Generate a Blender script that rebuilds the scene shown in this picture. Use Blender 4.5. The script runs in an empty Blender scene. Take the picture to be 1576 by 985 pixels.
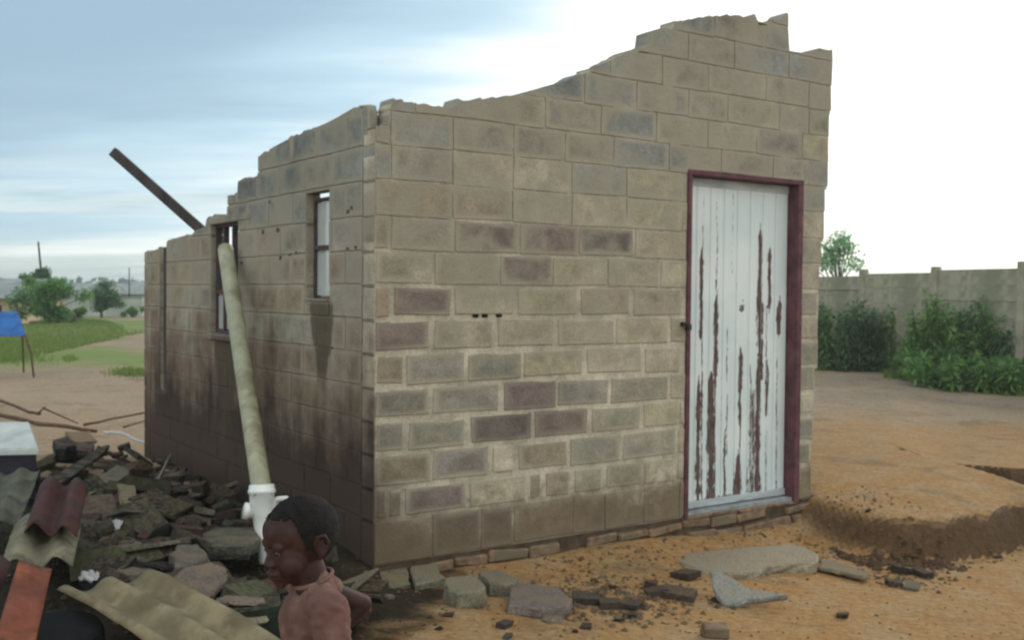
import bpy, bmesh, math, random
import numpy as np
from mathutils import Vector, Matrix, noise as mnoise
random.seed(7); R = random.Random(11)
sc = bpy.context.scene; C = sc.collection
rad = math.radians

# ------------------------------------------------------------------ camera
F = 1611.0                                    # focal length in photo pixels (1576 wide)
PITCH, ROLL, EYE = math.atan((492.5-449)/F), rad(0.5), 1.5
fw = Vector((0, math.cos(PITCH), -math.sin(PITCH)))
r0 = Vector((1, 0, 0)); u0 = r0.cross(fw)
cr = r0*math.cos(ROLL)+u0*math.sin(ROLL); cu = u0*math.cos(ROLL)-r0*math.sin(ROLL)
CAM = Vector((0, 0, EYE))
cd = bpy.data.cameras.new('camera'); cam = bpy.data.objects.new('camera', cd); C.objects.link(cam)
M = Matrix((cr, cu, -fw)).transposed().to_4x4(); M.translation = CAM; cam.matrix_world = M
cd.sensor_width = 36; cd.lens = F/1576*36; cd.clip_end = 6000; cd.clip_start = .05
cd.dof.use_dof = True; cd.dof.focus_distance = .9; cd.dof.aperture_fstop = 18     # the phone focused too near: everything is a little soft
sc.camera = cam

# ------------------------------------------------------------------ light, sky, exposure
SUN_AZ, SUN_EL = rad(34), rad(22)             # azimuth from +Y towards +X
sundir = Vector((math.sin(SUN_AZ)*math.cos(SUN_EL), math.cos(SUN_AZ)*math.cos(SUN_EL), math.sin(SUN_EL)))
sl = bpy.data.lights.new('sun', 'SUN'); sl.energy = 1.2; sl.angle = rad(16); sl.color = (1, .95, .86)
so = bpy.data.objects.new('sun', sl); C.objects.link(so)
so.rotation_euler = (-sundir).to_track_quat('-Z', 'Y').to_euler()
sc.view_settings.view_transform = 'Standard'; sc.view_settings.look = 'None'
sc.view_settings.exposure = 0.2; sc.view_settings.gamma = 1

class NT:
    """tiny node-tree helper"""
    def __init__(s, tree): s.t = tree; s.n = tree.nodes; s.l = tree.links
    def new(s, ty, **kw):
        n = s.n.new(ty)
        for k, v in kw.items(): setattr(n, k, v)
        return n
    def put(s, sock, v):
        if v is None: return
        if isinstance(v, bpy.types.NodeSocket): s.l.new(v, sock)
        elif isinstance(v, (int, float)):
            sock.default_value = v if not hasattr(sock.default_value, '__len__') else (v,)*len(sock.default_value)
        else:
            v = tuple(v)
            if len(sock.default_value) == 4 and len(v) == 3: v = v+(1,)
            sock.default_value = v
    def m(s, op, a, b=None, c=None, clamp=False):
        n = s.new('ShaderNodeMath', operation=op, use_clamp=clamp)
        s.put(n.inputs[0], a); s.put(n.inputs[1], b); s.put(n.inputs[2], c); return n.outputs[0]
    def vm(s, op, a, b=None):
        n = s.new('ShaderNodeVectorMath', operation=op); s.put(n.inputs[0], a); s.put(n.inputs[1], b)
        return n.outputs['Value'] if op == 'DOT_PRODUCT' else n.outputs[0]
    def mix(s, f, a, b, bt='MIX'):
        n = s.new('ShaderNodeMix', data_type='RGBA', blend_type=bt); n.clamp_result = False
        s.put(n.inputs[0], f); s.put(n.inputs[6], a); s.put(n.inputs[7], b); return n.outputs[2]
    def ss(s, v, a, b, lo=0., hi=1.):            # smoothstep
        n = s.new('ShaderNodeMapRange', interpolation_type='SMOOTHSTEP')
        s.put(n.inputs[0], v); s.put(n.inputs[1], a); s.put(n.inputs[2], b); s.put(n.inputs[3], lo); s.put(n.inputs[4], hi)
        return n.outputs[0]
    def noise(s, vec, scale, detail=4, rough=.55, dist=0.):
        n = s.new('ShaderNodeTexNoise'); s.put(n.inputs['Vector'], vec)
        for k, v in (('Scale', scale), ('Detail', detail), ('Roughness', rough), ('Distortion', dist)): n.inputs[k].default_value = v
        return n.outputs[0]
    def voro(s, vec, scale, feature='F1'):
        n = s.new('ShaderNodeTexVoronoi', feature=feature); s.put(n.inputs['Vector'], vec); n.inputs['Scale'].default_value = scale
        return n.outputs[0]
    def scalev(s, vec, sx, sy, sz):
        n = s.new('ShaderNodeMapping'); s.put(n.inputs[0], vec); n.inputs[3].default_value = (sx, sy, sz); return n.outputs[0]
    def sep(s, vec):
        n = s.new('ShaderNodeSeparateXYZ'); s.put(n.inputs[0], vec); return n.outputs
    def comb(s, x, y, z):
        n = s.new('ShaderNodeCombineXYZ'); s.put(n.inputs[0], x); s.put(n.inputs[1], y); s.put(n.inputs[2], z); return n.outputs[0]

w = bpy.data.worlds.new('World'); sc.world = w; w.use_nodes = True; w.node_tree.nodes.clear()
q = NT(w.node_tree)
sky = q.new('ShaderNodeTexSky', sky_type='NISHITA', sun_disc=False, sun_elevation=SUN_EL, sun_rotation=SUN_AZ)
tc = q.new('ShaderNodeTexCoord').outputs['Generated']
X, Y, Z = q.sep(tc)
zz = q.m('ADD', q.m('MAXIMUM', Z, 0.), .13)
flat = q.comb(q.m('DIVIDE', X, zz), q.m('DIVIDE', Y, zz), 0.)
n1 = q.noise(q.scalev(flat, .35, .9, 1), .9, 5, .55, .3)
n2 = q.noise(q.scalev(flat, .5, 1.6, 1), 2.6, 4, .5, .2)
cool = Vector((math.sin(rad(-40))*math.cos(rad(22)), math.cos(rad(-40))*math.cos(rad(22)), math.sin(rad(22))))   # the one break of blue-grey cloud; elsewhere the bright overcast seen on the right
t = q.vm('DOT_PRODUCT', tc, tuple(cool))
t = q.m('ADD', t, q.m('ADD', q.m('MULTIPLY', q.m('SUBTRACT', n1, .5), .26), q.m('MULTIPLY', q.m('SUBTRACT', n2, .5), .09)))
t = q.m('ADD', t, q.m('MULTIPLY', q.m('SUBTRACT', Z, .15), .55))
a = q.ss(t, .98, .85); b = q.ss(t, .88, .76)
col = q.mix(a, (.34, .49, .62), (.52, .72, .84)); col = q.mix(b, col, (1.18, 1.2, 1.15))
strk = q.ss(q.noise(q.scalev(flat, .35, .9, 1), 1.5, 6, .6, .5), .46, .60); dk = q.ss(q.noise(q.vm('ADD', q.scalev(flat, .45, .9, 1), (4, 2, 0)), 1.0, 5, .6, .5), .48, .64)
col = q.mix(q.m('MULTIPLY', dk, q.m('MULTIPLY', q.ss(Z, .30, .10), q.m('SUBTRACT', .75, q.m('MULTIPLY', b, .75)))), col, (.34, .48, .59))
lowb = q.ss(Z, .16, .05)
col = q.mix(q.m('MULTIPLY', q.m('MULTIPLY', strk, lowb), .75), col, (.74, .86, .87))
hz = q.m('MULTIPLY', q.ss(Z, .055, .01), q.m('SUBTRACT', 1., b))
col = q.mix(q.m('MULTIPLY', hz, .75), col, (.66, .72, .62))
col10 = q.mix(1., col, (10, 10, 10), 'MULTIPLY')
fin = q.mix(.9, sky.outputs[0], col10)
bg = q.new('ShaderNodeBackground'); q.put(bg.inputs[0], fin); bg.inputs[1].default_value = .1
q.l.new(bg.outputs[0], q.new('ShaderNodeOutputWorld').inputs[0])

# ------------------------------------------------------------------ projection helpers
def ray(px, py): return (fw+cr*((px-788)/F)-cu*((py-492.5)/F))
def onz(px, py, z=0.): d = ray(px, py); return CAM+d*((z-EYE)/d.z)
def onplane(px, py, P, n): d = ray(px, py); return CAM+d*((P-CAM).dot(n)/d.dot(n))
def atd(px, py, dist): d = ray(px, py); return CAM+d*(dist/d.y)
def proj(P):
    v = P-CAM; k = v.dot(fw); return 788+F*v.dot(cr)/k, 492.5-F*v.dot(cu)/k

# ------------------------------------------------------------------ object helpers
def link(name, data, parent=None):
    o = bpy.data.objects.new(name, data); C.objects.link(o)
    if parent: o.parent = parent
    return o
def tag(o, label=None, cat=None, group=None, kind=None):
    if label: o['label'] = label
    if cat: o['category'] = cat
    if group: o['group'] = group
    if kind: o['kind'] = kind
    return o
def bmobj(name, bm, mat, parent=None, smooth=False):
    bmesh.ops.recalc_face_normals(bm, faces=bm.faces)
    me = bpy.data.meshes.new(name); bm.to_mesh(me); bm.free()
    me.materials.append(mat)
    if smooth: me.shade_smooth()
    return link(name, me, parent)
def pyobj(name, v, f, mat, parent=None, smooth=False):
    me = bpy.data.meshes.new(name); me.from_pydata(v, [], f); me.update(); me.materials.append(mat)
    if smooth: me.shade_smooth()
    return link(name, me, parent)
def empty(name, loc=(0, 0, 0), rz=0): 
    o = bpy.data.objects.new(name, None); C.objects.link(o); o.location = loc; o.rotation_euler = (0, 0, rz); o.empty_display_size = .1; return o
def addbox(bm, x0, x1, y0, y1, z0, z1, bev=0., jit=0.):
    vs = [bm.verts.new((x+R.uniform(-jit, jit), y+R.uniform(-jit, jit), z+R.uniform(-jit, jit))) for x in (x0, x1) for y in (y0, y1) for z in (z0, z1)]
    fs = [bm.faces.new([vs[i] for i in f]) for f in ((0, 1, 3, 2), (4, 6, 7, 5), (0, 4, 5, 1), (2, 3, 7, 6), (0, 2, 6, 4), (1, 5, 7, 3))]
    if bev:
        es = list({e for f in fs for e in f.edges}); bmesh.ops.bevel(bm, geom=es, offset=bev, segments=1, affect='EDGES')
def addtube(bm, pts, rr, seg=10, cap=True):
    pts = [Vector(p) for p in pts]; n = len(pts)
    if not hasattr(rr, '__len__'): rr = [rr]*n
    rings = []; up = None
    for i, p in enumerate(pts):
        tdir = (pts[min(i+1, n-1)]-pts[max(i-1, 0)]).normalized()
        if up is None: up = tdir.orthogonal().normalized()
        up = (up-tdir*up.dot(tdir)).normalized(); sd = tdir.cross(up)
        rings.append([bm.verts.new(p+(up*math.cos(2*math.pi*k/seg)+sd*math.sin(2*math.pi*k/seg))*rr[i]) for k in range(seg)])
    for A, B in zip(rings, rings[1:]):
        for k in range(seg): bm.faces.new((A[k], A[(k+1) % seg], B[(k+1) % seg], B[k]))
    if cap: bm.faces.new(rings[0][::-1]); bm.faces.new(rings[-1])

# ------------------------------------------------------------------ materials
def newmat(name):
    m = bpy.data.materials.new(name); m.use_nodes = True; m.node_tree.nodes.clear()
    q = NT(m.node_tree); b = q.new('ShaderNodeBsdfPrincipled'); o = q.new('ShaderNodeOutputMaterial'); q.l.new(b.outputs[0], o.inputs[0])
    return m, q, b
def bump(q, b, h, dist=.01, st=.6):
    n = q.new('ShaderNodeBump'); n.inputs['Strength'].default_value = st; n.inputs['Distance'].default_value = dist
    q.put(n.inputs['Height'], h); q.l.new(n.outputs[0], b.inputs['Normal'])
def simple(name, col, rough=.8, var=.35, scale=9, bumpd=.004, spec=.3, metal=0., col2=None, thr=(.5, .62), stretch=None, sc2=3):
    m, q, b = newmat(name); pos = q.new('ShaderNodeTexCoord').outputs['Object']
    if stretch: pos = q.scalev(pos, *stretch)
    n = q.noise(pos, scale, 5, .6); k = q.ss(n, .3, .7, 1-var, 1+var)
    c = q.mix(1., col, q.comb(k, k, k), 'MULTIPLY')
    if col2: c = q.mix(q.ss(q.noise(pos, sc2, 5, .65), *thr), c, col2)
    q.put(b.inputs['Base Color'], c); b.inputs['Roughness'].default_value = rough
    b.inputs['Specular IOR Level'].default_value = spec; b.inputs['Metallic'].default_value = metal
    bump(q, b, q.noise(pos, scale*6, 4, .6), bumpd)
    return m

# ------------------------------------------------------------------ house frame
P0 = onz(574, 868, 0.)
vp = ray(3134, 469); U = Vector((vp.x, vp.y, 0)).normalized(); V = Vector((-U.y, U.x, 0))
HRZ = math.atan2(U.y, U.x)
def front(px, py, off=0.):                       # photo point on the front wall -> (s, z)
    p = onplane(px, py, P0+V*off, V)-P0; return p.dot(U), p.z
def left(px, py, off=0.):
    p = onplane(px, py, P0+U*off, U)-P0; return p.dot(V), p.z
def rowz(py): return front(577, py)[1]
ROWY = [857, 803, 753, 700, 649, 597, 544, 491, 437.5, 384, 330, 274, 219, 166]
ROWZ = [rowz(y) for y in ROWY]
while ROWZ[-1] < 3.6: ROWZ.append(ROWZ[-1]+.188)
print('P0', P0, 'U', U, 'rows', [round(z, 3) for z in ROWZ])
L = front(1262, 440)[0]; D = left(222, 500)[0]; TH = .15
print('L', L, 'D', D)
fprof = [front(*p) for p in ((583, 196), (594, 194), (599, 186), (601, 157), (606, 153), (640, 158), (690, 166), (700, 162), (706, 153), (745, 151), (785, 146), (818, 138),
  (850, 131), (868, 127), (900, 108), (930, 97), (968, 78), (1000, 68), (1003, 48), (1012, 43), (1036, 41), (1040, 31), (1100, 24), (1163, 18), (1168, 36), (1177, 39), (1186, 31), (1201, 29), (1208, 21), (1214, 20), (1216, 78), (1238, 82), (1262, 74), (1280, 76))]
fprof[0] = (0., fprof[0][1]); 
lprof = [left(*p) for p in ((580, 188), (553, 160), (545, 162), (500, 186), (440, 215), (397, 240), (396, 272), (378, 273), (366, 278),
  (365, 298), (350, 301), (349, 330), (330, 331), (318, 336), (315, 350), (290, 360), (278, 362), (262, 366), (256, 373), (246, 376), (243, 384), (218, 388))]
lprof[0] = (0., lprof[0][1]); lprof[-1] = (D, lprof[-1][1])
def interp(prof, s):
    if s <= prof[0][0]: return prof[0][1]
    for (a, za), (b, zb) in zip(prof, prof[1:]):
        if s <= b: return za+(zb-za)*(s-a)/max(b-a, 1e-6)
    return prof[-1][1]
def ftop(s): return interp(fprof, s)+.016*mnoise.noise((s*17, 1., 0))+.010*mnoise.noise((s*48, 4., 0))
def ltop(s): return interp(lprof, s)+.016*mnoise.noise((s*15, 7., 0))+.010*mnoise.noise((s*45, 2., 0))
for pr in (fprof, lprof):
    for i in range(1, len(pr)):
        if pr[i][0] <= pr[i-1][0]+.004: pr[i] = (pr[i-1][0]+.004, pr[i][1])

# ---- the wall material reads each block's own colour; grime is placed on the walls' own metres
def wallmat(name, base=None, kind='block'):
    m, q, b = newmat(name)
    geo = q.new('ShaderNodeNewGeometry').outputs['Position']; rel = q.vm('SUBTRACT', geo, tuple(P0))
    s = q.vm('DOT_PRODUCT', rel, tuple(U)); d = q.vm('DOT_PRODUCT', rel, tuple(V)); z = q.sep(rel)[2]
    if base is None:
        col = q.new('ShaderNodeObjectInfo').outputs['Color']
    else: col = base
    nbig = q.noise(geo, 1.3, 4, .6); nmid = q.noise(geo, 7, 5, .62, .3); nfine = q.noise(geo, 70, 3, .6)
    k = q.m('MULTIPLY', q.ss(nmid, .25, .75, .72, 1.26), q.ss(nfine, .3, .7, .86, 1.14)); k = q.m('MULTIPLY', k, q.ss(nbig, .3, .7, .86, 1.14))
    col = q.mix(1., col, q.comb(k, k, k), 'MULTIPLY')
    slur = (.395, .365, .29)
    if base is None:
        gen = q.sep(q.new('ShaderNodeTexCoord').outputs['Generated'])
        ex = q.m('MINIMUM', gen[0], q.m('SUBTRACT', 1., gen[0])); ey = q.m('MINIMUM', gen[1], q.m('SUBTRACT', 1., gen[1])); ez = q.m('MINIMUM', gen[2], q.m('SUBTRACT', 1., gen[2]))
        onside = q.ss(s, .02, .0)
        eh = q.m('ADD', q.m('MULTIPLY', ex, q.m('SUBTRACT', 1., onside)), q.m('MULTIPLY', ey, onside))
        ed = q.m('MINIMUM', eh, q.m('MULTIPLY', ez, .55)); ed = q.m('ADD', ed, q.m('MULTIPLY', q.m('SUBTRACT', nmid, .5), .22))
        col = q.mix(q.m('MULTIPLY', q.ss(ed, .13, .0), q.ss(q.noise(geo, 1.7, 3, .5), .35, .6, .25, .85)), col, slur)
    hi = q.ss(q.m('ADD', z, q.m('MULTIPLY', q.m('SUBTRACT', nbig, .5), 1.4)), 1.05, 1.7, .12, .85)
    col = q.mix(q.m('MULTIPLY', q.ss(q.noise(q.vm('ADD', geo, (3, 9, 2)), 2.1, 5, .65, .4), .40, .60), hi), col, q.mix(q.noise(geo, 3, 4, .6), (.265, .247, .195), (.355, .333, .268)))
    # lime bloom and moss-coloured weathering
    col = q.mix(q.ss(q.noise(geo, 3.1, 6, .7, .5), .55, .72, 0, .4), col, (.37, .35, .27))
    col = q.mix(q.ss(q.noise(q.vm('ADD', geo, (7, 3, 1)), 4.3, 6, .7, .4), .60, .76, 0, .5), col, (.20, .185, .135))
    # top courses: the bluish veil comes in through the block colours
    # soot from rubbish fires, on the side wall and round the corner
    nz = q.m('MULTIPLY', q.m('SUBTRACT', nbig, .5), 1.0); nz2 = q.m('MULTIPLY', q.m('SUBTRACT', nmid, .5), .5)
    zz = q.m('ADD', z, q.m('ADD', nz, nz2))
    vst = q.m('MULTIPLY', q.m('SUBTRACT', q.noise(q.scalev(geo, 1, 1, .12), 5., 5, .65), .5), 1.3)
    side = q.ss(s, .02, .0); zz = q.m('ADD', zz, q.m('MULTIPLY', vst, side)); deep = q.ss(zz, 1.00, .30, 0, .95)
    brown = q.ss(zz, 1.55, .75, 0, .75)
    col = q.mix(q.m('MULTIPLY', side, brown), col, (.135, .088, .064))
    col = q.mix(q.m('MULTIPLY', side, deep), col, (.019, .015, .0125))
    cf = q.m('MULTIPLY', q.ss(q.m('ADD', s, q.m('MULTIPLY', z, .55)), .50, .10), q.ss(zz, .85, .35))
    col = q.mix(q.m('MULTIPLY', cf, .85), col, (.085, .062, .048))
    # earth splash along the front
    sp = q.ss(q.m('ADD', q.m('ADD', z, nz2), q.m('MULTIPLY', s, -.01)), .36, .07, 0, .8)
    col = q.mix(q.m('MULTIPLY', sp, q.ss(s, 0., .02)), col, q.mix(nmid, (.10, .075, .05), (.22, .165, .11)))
    # run-off tongues under the two windows
    for (d0, d1, z0, z1) in ((.50, .86, .93, 1.40), (2.1, 2.62, .45, 1.12)):
        cen = (d0+d1)/2; hw = (d1-d0)/2
        wd = q.m('MULTIPLY', q.ss(z, z0, z1, .35, 1.), hw)
        f = q.ss(q.m('SUBTRACT', q.m('ABSOLUTE', q.m('SUBTRACT', d, cen)), q.m('ADD', wd, q.m('MULTIPLY', nz2, .25))), .02, -.03)
        f = q.m('MULTIPLY', f, q.m('MULTIPLY', q.ss(z, z0-.05, z0+.1), q.ss(z, z1+.05, z1)))
        col = q.mix(q.m('MULTIPLY', q.m('MULTIPLY', f, side), .8), col, (.07, .06, .042))
    q.put(b.inputs['Base Color'], col); b.inputs['Roughness'].default_value = .93; b.inputs['Specular IOR Level'].default_value = .15
    pits = q.ss(q.voro(geo, 60), .0, .25, 0, 1)
    h = q.m('ADD', q.m('MULTIPLY', nfine, .6), q.m('ADD', q.m('MULTIPLY', pits, .35), q.m('MULTIPLY', nmid, 1.2)))
    bump(q, b, h, .012, .7)
    return m
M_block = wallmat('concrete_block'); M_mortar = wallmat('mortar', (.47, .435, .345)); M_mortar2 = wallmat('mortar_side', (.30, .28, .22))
M_lintel = wallmat('lintel_concrete', (.24, .235, .21))

house = empty('block_house', P0, HRZ)
tag(house, 'small roofless house of weathered concrete blocks with a peeling white door', 'house')

def cutrects(rects, op):
    out = []; a0, a1, b0, b1 = op
    for (s0, s1, z0, z1) in rects:
        if s1 <= a0 or s0 >= a1 or z1 <= b0 or z0 >= b1: out.append((s0, s1, z0, z1)); continue
        if s0 < a0: out.append((s0, a0, z0, z1))
        if s1 > a1: out.append((a1, s1, z0, z1))
        m0, m1 = max(s0, a0), min(s1, a1)
        if z0 < b0: out.append((m0, m1, z0, b0))
        if z1 > b1: out.append((m0, m1, b1, z1))
    return [r for r in out if r[1]-r[0] > .018 and r[3]-r[2] > .012]
def outline(s0, s1, z0, z1, top, prof, jit):
    ss = [s0]+[p[0] for p in prof if s0+.004 < p[0] < s1-.004]+[s1]
    if min(top(s0+(s1-s0)*k/8) for k in range(9)) < z1-.01:
        ss = sorted(ss+[s0+(s1-s0)*(k+.5)/16 for k in range(16)])
    ts = [min(z1, top(s if i not in (0, len(ss)-1) else (s0+.002 if i == 0 else s1-.002))) for i, s in enumerate(ss)]
    if max(ts) <= z0+(.02 if jit == 0 else .055): return None
    while len(ts) > 2 and ts[0] <= z0+.01 and ts[1] <= z0+.01: ss.pop(0); ts.pop(0)
    while len(ts) > 2 and ts[-1] <= z0+.01 and ts[-2] <= z0+.01: ss.pop(); ts.pop()
    while len(ts) > 3 and ts[0] < z0+.012: ss.pop(0); ts.pop(0)
    while len(ts) > 3 and ts[-1] < z0+.012: ss.pop(); ts.pop()
    if ss[-1]-ss[0] < .03: return None
    ts = [max(t_, z0+.008) for t_ in ts]
    j = lambda: R.uniform(-jit, jit)
    if jit > 0 and len(ss) == 2 and s1-s0 > .15 and R.random() < .45:     # a knocked-off corner
        c1, c2 = R.uniform(.012, .045), R.uniform(.010, .035); k = R.randrange(4); zt_ = min(ts); A_ = [(s0, z0), (s1, z0), (s1, zt_), (s0, zt_)]; out = []
        for i_, (a_, b_) in enumerate(A_):
            if i_ == k:
                dx_, dz_ = (c1 if a_ == s0 else -c1), (c2 if b_ == z0 else -c2)
                p1, p2 = (a_+dx_, b_), (a_, b_+dz_); mid_ = (a_+dx_*.4, b_+dz_*.45); out += [p1, mid_, p2] if i_ in (1, 3) else [p2, mid_, p1]
            else: out.append((a_+j(), b_+j()))
        return out
    pts = [(ss[0]+j(), z0+j()), (ss[-1]+j(), z0+j())]+[(s+j(), t_+j()) for s, t_ in zip(ss[::-1], ts[::-1])]
    return pts
def prism(bm, pts, y0, y1, ch, tf):
    """pts (s,z) outline; y0 outer face, y1 inner face; chamfer ch; tf maps (s,y,z)->xyz"""
    cx = sum(p[0] for p in pts)/len(pts); cz = sum(p[1] for p in pts)/len(pts)
    wx = max(abs(p[0]-cx) for p in pts); wz = max(abs(p[1]-cz) for p in pts)
    kx, kz = max(.2, 1-ch/max(wx, .001)), max(.2, 1-ch/max(wz, .001))
    ins = [(cx+(p[0]-cx)*kx, cz+(p[1]-cz)*kz) for p in pts]
    n = len(pts)
    def ring(pp, y): return [bm.verts.new(tf(p[0], y, p[1])) for p in pp]
    rg = [ring(ins, y0), ring(pts, y0+ch*.8), ring(pts, y1-ch*.8), ring(ins, y1)] if ch else [ring(pts, y0), ring(pts, y1)]
    for A, B in zip(rg, rg[1:]):
        for k in range(n): bm.faces.new((A[k], A[(k+1) % n], B[(k+1) % n], B[k]))
    bm.faces.new(rg[0]); bm.faces.new(rg[-1][::-1])
def bmesh_simple(): return bmesh.new()

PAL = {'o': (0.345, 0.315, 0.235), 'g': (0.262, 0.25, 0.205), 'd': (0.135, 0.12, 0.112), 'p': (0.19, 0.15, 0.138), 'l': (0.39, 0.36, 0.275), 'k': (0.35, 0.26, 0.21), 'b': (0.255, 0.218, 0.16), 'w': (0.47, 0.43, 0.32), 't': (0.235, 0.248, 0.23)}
def build_wall(label, rows, top, prof, tf, openings, endf, jit, gap, prot, mort, colfn, maxtop, th=TH, individually=True):
    """rows: list of (z0,z1,[joints s]); mortar core mesh is the part, blocks its sub-parts"""
    wall = None; core = bmesh.new(); cells = []
    for ri, (z0, z1, js) in enumerate(rows):
        if z0 > maxtop: break
        e0, e1 = endf((z0+z1)/2)
        rects = [(e0+.003, e1-.006, z0-(.02 if ri else 0), z1)]
        for op in openings: rects = cutrects(rects, op)
        for (a0, a1, b0, b1) in rects:
            pts = outline(a0, a1, b0, b1, lambda s: top(s)-.008, prof, 0)
            if pts: prism(core, pts, .006+ri*.00007, th-.006-ri*.00007, 0, tf)
        gp_ = gap*(2.0 if ri < 8 else (.9 if ri < 10 else .42)) if gap > .01 and ri else gap
        js = [e0]+[j for j in js if e0+.04 < j < e1-.04]+[e1]
        for a0, a1 in zip(js, js[1:]):
            v_ = lambda: gp_*.5*R.uniform(.6, 1.5); rr = [(a0+v_(), a1-v_(), z0+v_(), z1-v_())]
            for (o0, o1, b0, b1) in openings: rr = cutrects(rr, (o0-.001, o1+.001, b0-.001, b1+.001))
            for r_ in rr: cells.append((ri, r_))
    wall = bmobj('wall', core, mort, house); wall['label'] = label
    joined = bmesh.new()
    for ri, r_ in cells:
        pts = outline(*r_, top, prof, jit)
        if not pts: continue
        c, pr = colfn(ri, (r_[0]+r_[1])/2, (r_[2]+r_[3])/2)
        dz = R.uniform(-.0025, .0025)
        if individually:
            if ri >= 8: pr *= .2; dz *= .3
            bm = bmesh.new(); prism(bm, pts, -prot*pr+dz*.5, th+prot*.5, (.0045 if ri < 8 else (.0022 if ri < 10 else .0010)) if gap > .01 else .003, tf)
            o = bmobj('block', bm, M_block, wall); j = R.uniform(.88, 1.14); o.color = (c[0]*j, c[1]*j*R.uniform(.98, 1.02), c[2]*j*R.uniform(.95, 1.05), 1)
        else: prism(joined, pts, -prot+dz, th+prot*.5, .006, tf)
    if not individually:
        o = bmobj('blockwork', joined, M_block, wall); o.color = (.28, .255, .19, 1); o['kind'] = 'stuff'
    else: joined.free()
    return wall

# door and frame positions in wall metres
ds0, dz1 = front(1061, 262); ds1 = front(1239, 300)[0]; dz0 = front(1052, 797)[1]; dz1 = front(1150, 269)[1]
ds0 = (front(1061, 265)[0]+front(1050, 790)[0])/2; ds1 = (front(1240, 282)[0]+front(1224, 770)[0])/2
print('door', ds0, ds1, dz0, dz1)
FB = dz0
# front rows: bottom one reaches the footing
rowpx = {0: [663, 740, 790, 880, 930, 990, 1045], 1: [598, 622, 721, 814, 836, 880, 930, 990, 1040], 2: [665, 757, 795, 876, 957, 1042], 3: [624, 720, 820, 908, 988, 1045], 4: [664, 771, 858, 939, 1029],
  5: [622, 717, 804, 899, 990, 1050], 6: [665, 762, 857, 947, 1030], 7: [602, 698, 795, 890, 972, 1052], 8: [668, 769, 851, 936, 1016], 9: [601, 700, 800, 891, 976, 1056], 10: [697, 790, 880, 965, 1050, 1100],
  11: [602, 697, 790, 880, 965, 1055, 1145, 1220], 12: [601, 697, 790, 870, 945, 1030, 1110, 1190, 1245], 13: [640, 740, 840, 925, 1010, 1090, 1165, 1235], 14: [900, 980, 1060, 1120, 1200, 1245], 15: [940, 1020, 1090, 1180, 1245], 16: [985, 1060, 1130, 1214], 17: [1010, 1100, 1180], 18: [1040, 1130, 1190], 19: [1010, 1100, 1175]}
def s_at(px, z):
    lo, hi = -.2, 5.
    for _ in range(30):
        m_ = (lo+hi)/2
        if proj(P0+U*m_+Vector((0, 0, z)))[0] < px: lo = m_
        else: hi = m_
    return lo
frows = []
for i in range(len(ROWZ)-1):
    z0, z1 = ROWZ[i], ROWZ[i+1]
    if i == 0: z0 = -.02
    frows.append((z0, z1, [s_at(x, (z0+z1)/2)+ (0 if x < 1060 else 0) for x in rowpx.get(i, [])]+([ (ds1+L)/2+.03*(-1)**i ] if False else [])))
rend = [(front(1247, 835)), (front(1251, 700)), (front(1253, 640)), (front(1258, 560)), (front(1263, 440)), (front(1271, 300)), (front(1279, 200)), (front(1283, 90)), (front(1283, 20))]
rend = sorted((z, s) for s, z in rend)
def fend(z): return (0., interp(rend, z)+R.uniform(-.02, .012))
fcol = {0: 'bddbbobo', 1: 'bbpobbooll', 2: 'bgwbggo', 3: 'ggdpgol', 4: 'ggpggl', 5: 'bggooop', 6: 'pooooo', 7: 'kpoobol', 8: 'obpoolo', 9: 'bgppdoo', 10: 'bbooooo', 11: 'bpooooooo', 12: 'bdoogoooo'}
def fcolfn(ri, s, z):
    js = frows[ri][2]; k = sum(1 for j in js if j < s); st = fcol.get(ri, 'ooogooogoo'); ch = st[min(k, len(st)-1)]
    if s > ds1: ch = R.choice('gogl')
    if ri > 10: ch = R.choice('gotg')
    if z > ftop(s)-.26: ch = R.choice('tttg')  # bluish lens veil over the broken top, painted into the block colours
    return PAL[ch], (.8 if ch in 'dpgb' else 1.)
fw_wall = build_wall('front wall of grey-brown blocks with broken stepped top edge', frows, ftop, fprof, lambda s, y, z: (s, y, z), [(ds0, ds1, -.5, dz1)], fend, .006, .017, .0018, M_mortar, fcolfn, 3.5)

w1a, w1b = left(506, 380)[0], left(470, 380)[0]; w1z1 = left(488, 294)[1]; w1z0 = left(490, 463)[1]
w2a, w2b = left(366, 430)[0], left(324, 430)[0]; w2z1 = left(345, 343)[1]; w2z0 = left(340, 520)[1]
g0, g1 = left(256, 450)[0], left(245, 450)[0]; gz0 = left(250, 600)[1]
print('w1', w1a, w1b, w1z0, w1z1, 'w2', w2a, w2b, w2z0, w2z1, 'gap', g0, g1, gz0)
lrows = []
for i in range(len(ROWZ)-1):
    z0 = ROWZ[i] if i else -.25
    js = []; s = .15+(.0 if i % 2 else .2)
    while s < D: js.append(s+R.uniform(-.02, .02)); s += .40
    lrows.append((z0, ROWZ[i+1], js))
def lend(z): return (TH+.001, D)
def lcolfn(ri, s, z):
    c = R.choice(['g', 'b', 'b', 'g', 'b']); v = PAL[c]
    if z > 1.9: v = (.195, .21, .195)  # same bluish veil put into the upper side-wall block colour
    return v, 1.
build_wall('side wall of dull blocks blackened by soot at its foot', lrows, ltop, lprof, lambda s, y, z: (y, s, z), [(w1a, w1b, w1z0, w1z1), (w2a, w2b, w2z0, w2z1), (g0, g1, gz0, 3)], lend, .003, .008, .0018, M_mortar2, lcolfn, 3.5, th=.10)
yA, yB = left(572, 300)[0], left(548, 300)[0]; zA = left(560, 158)[1]
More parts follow.
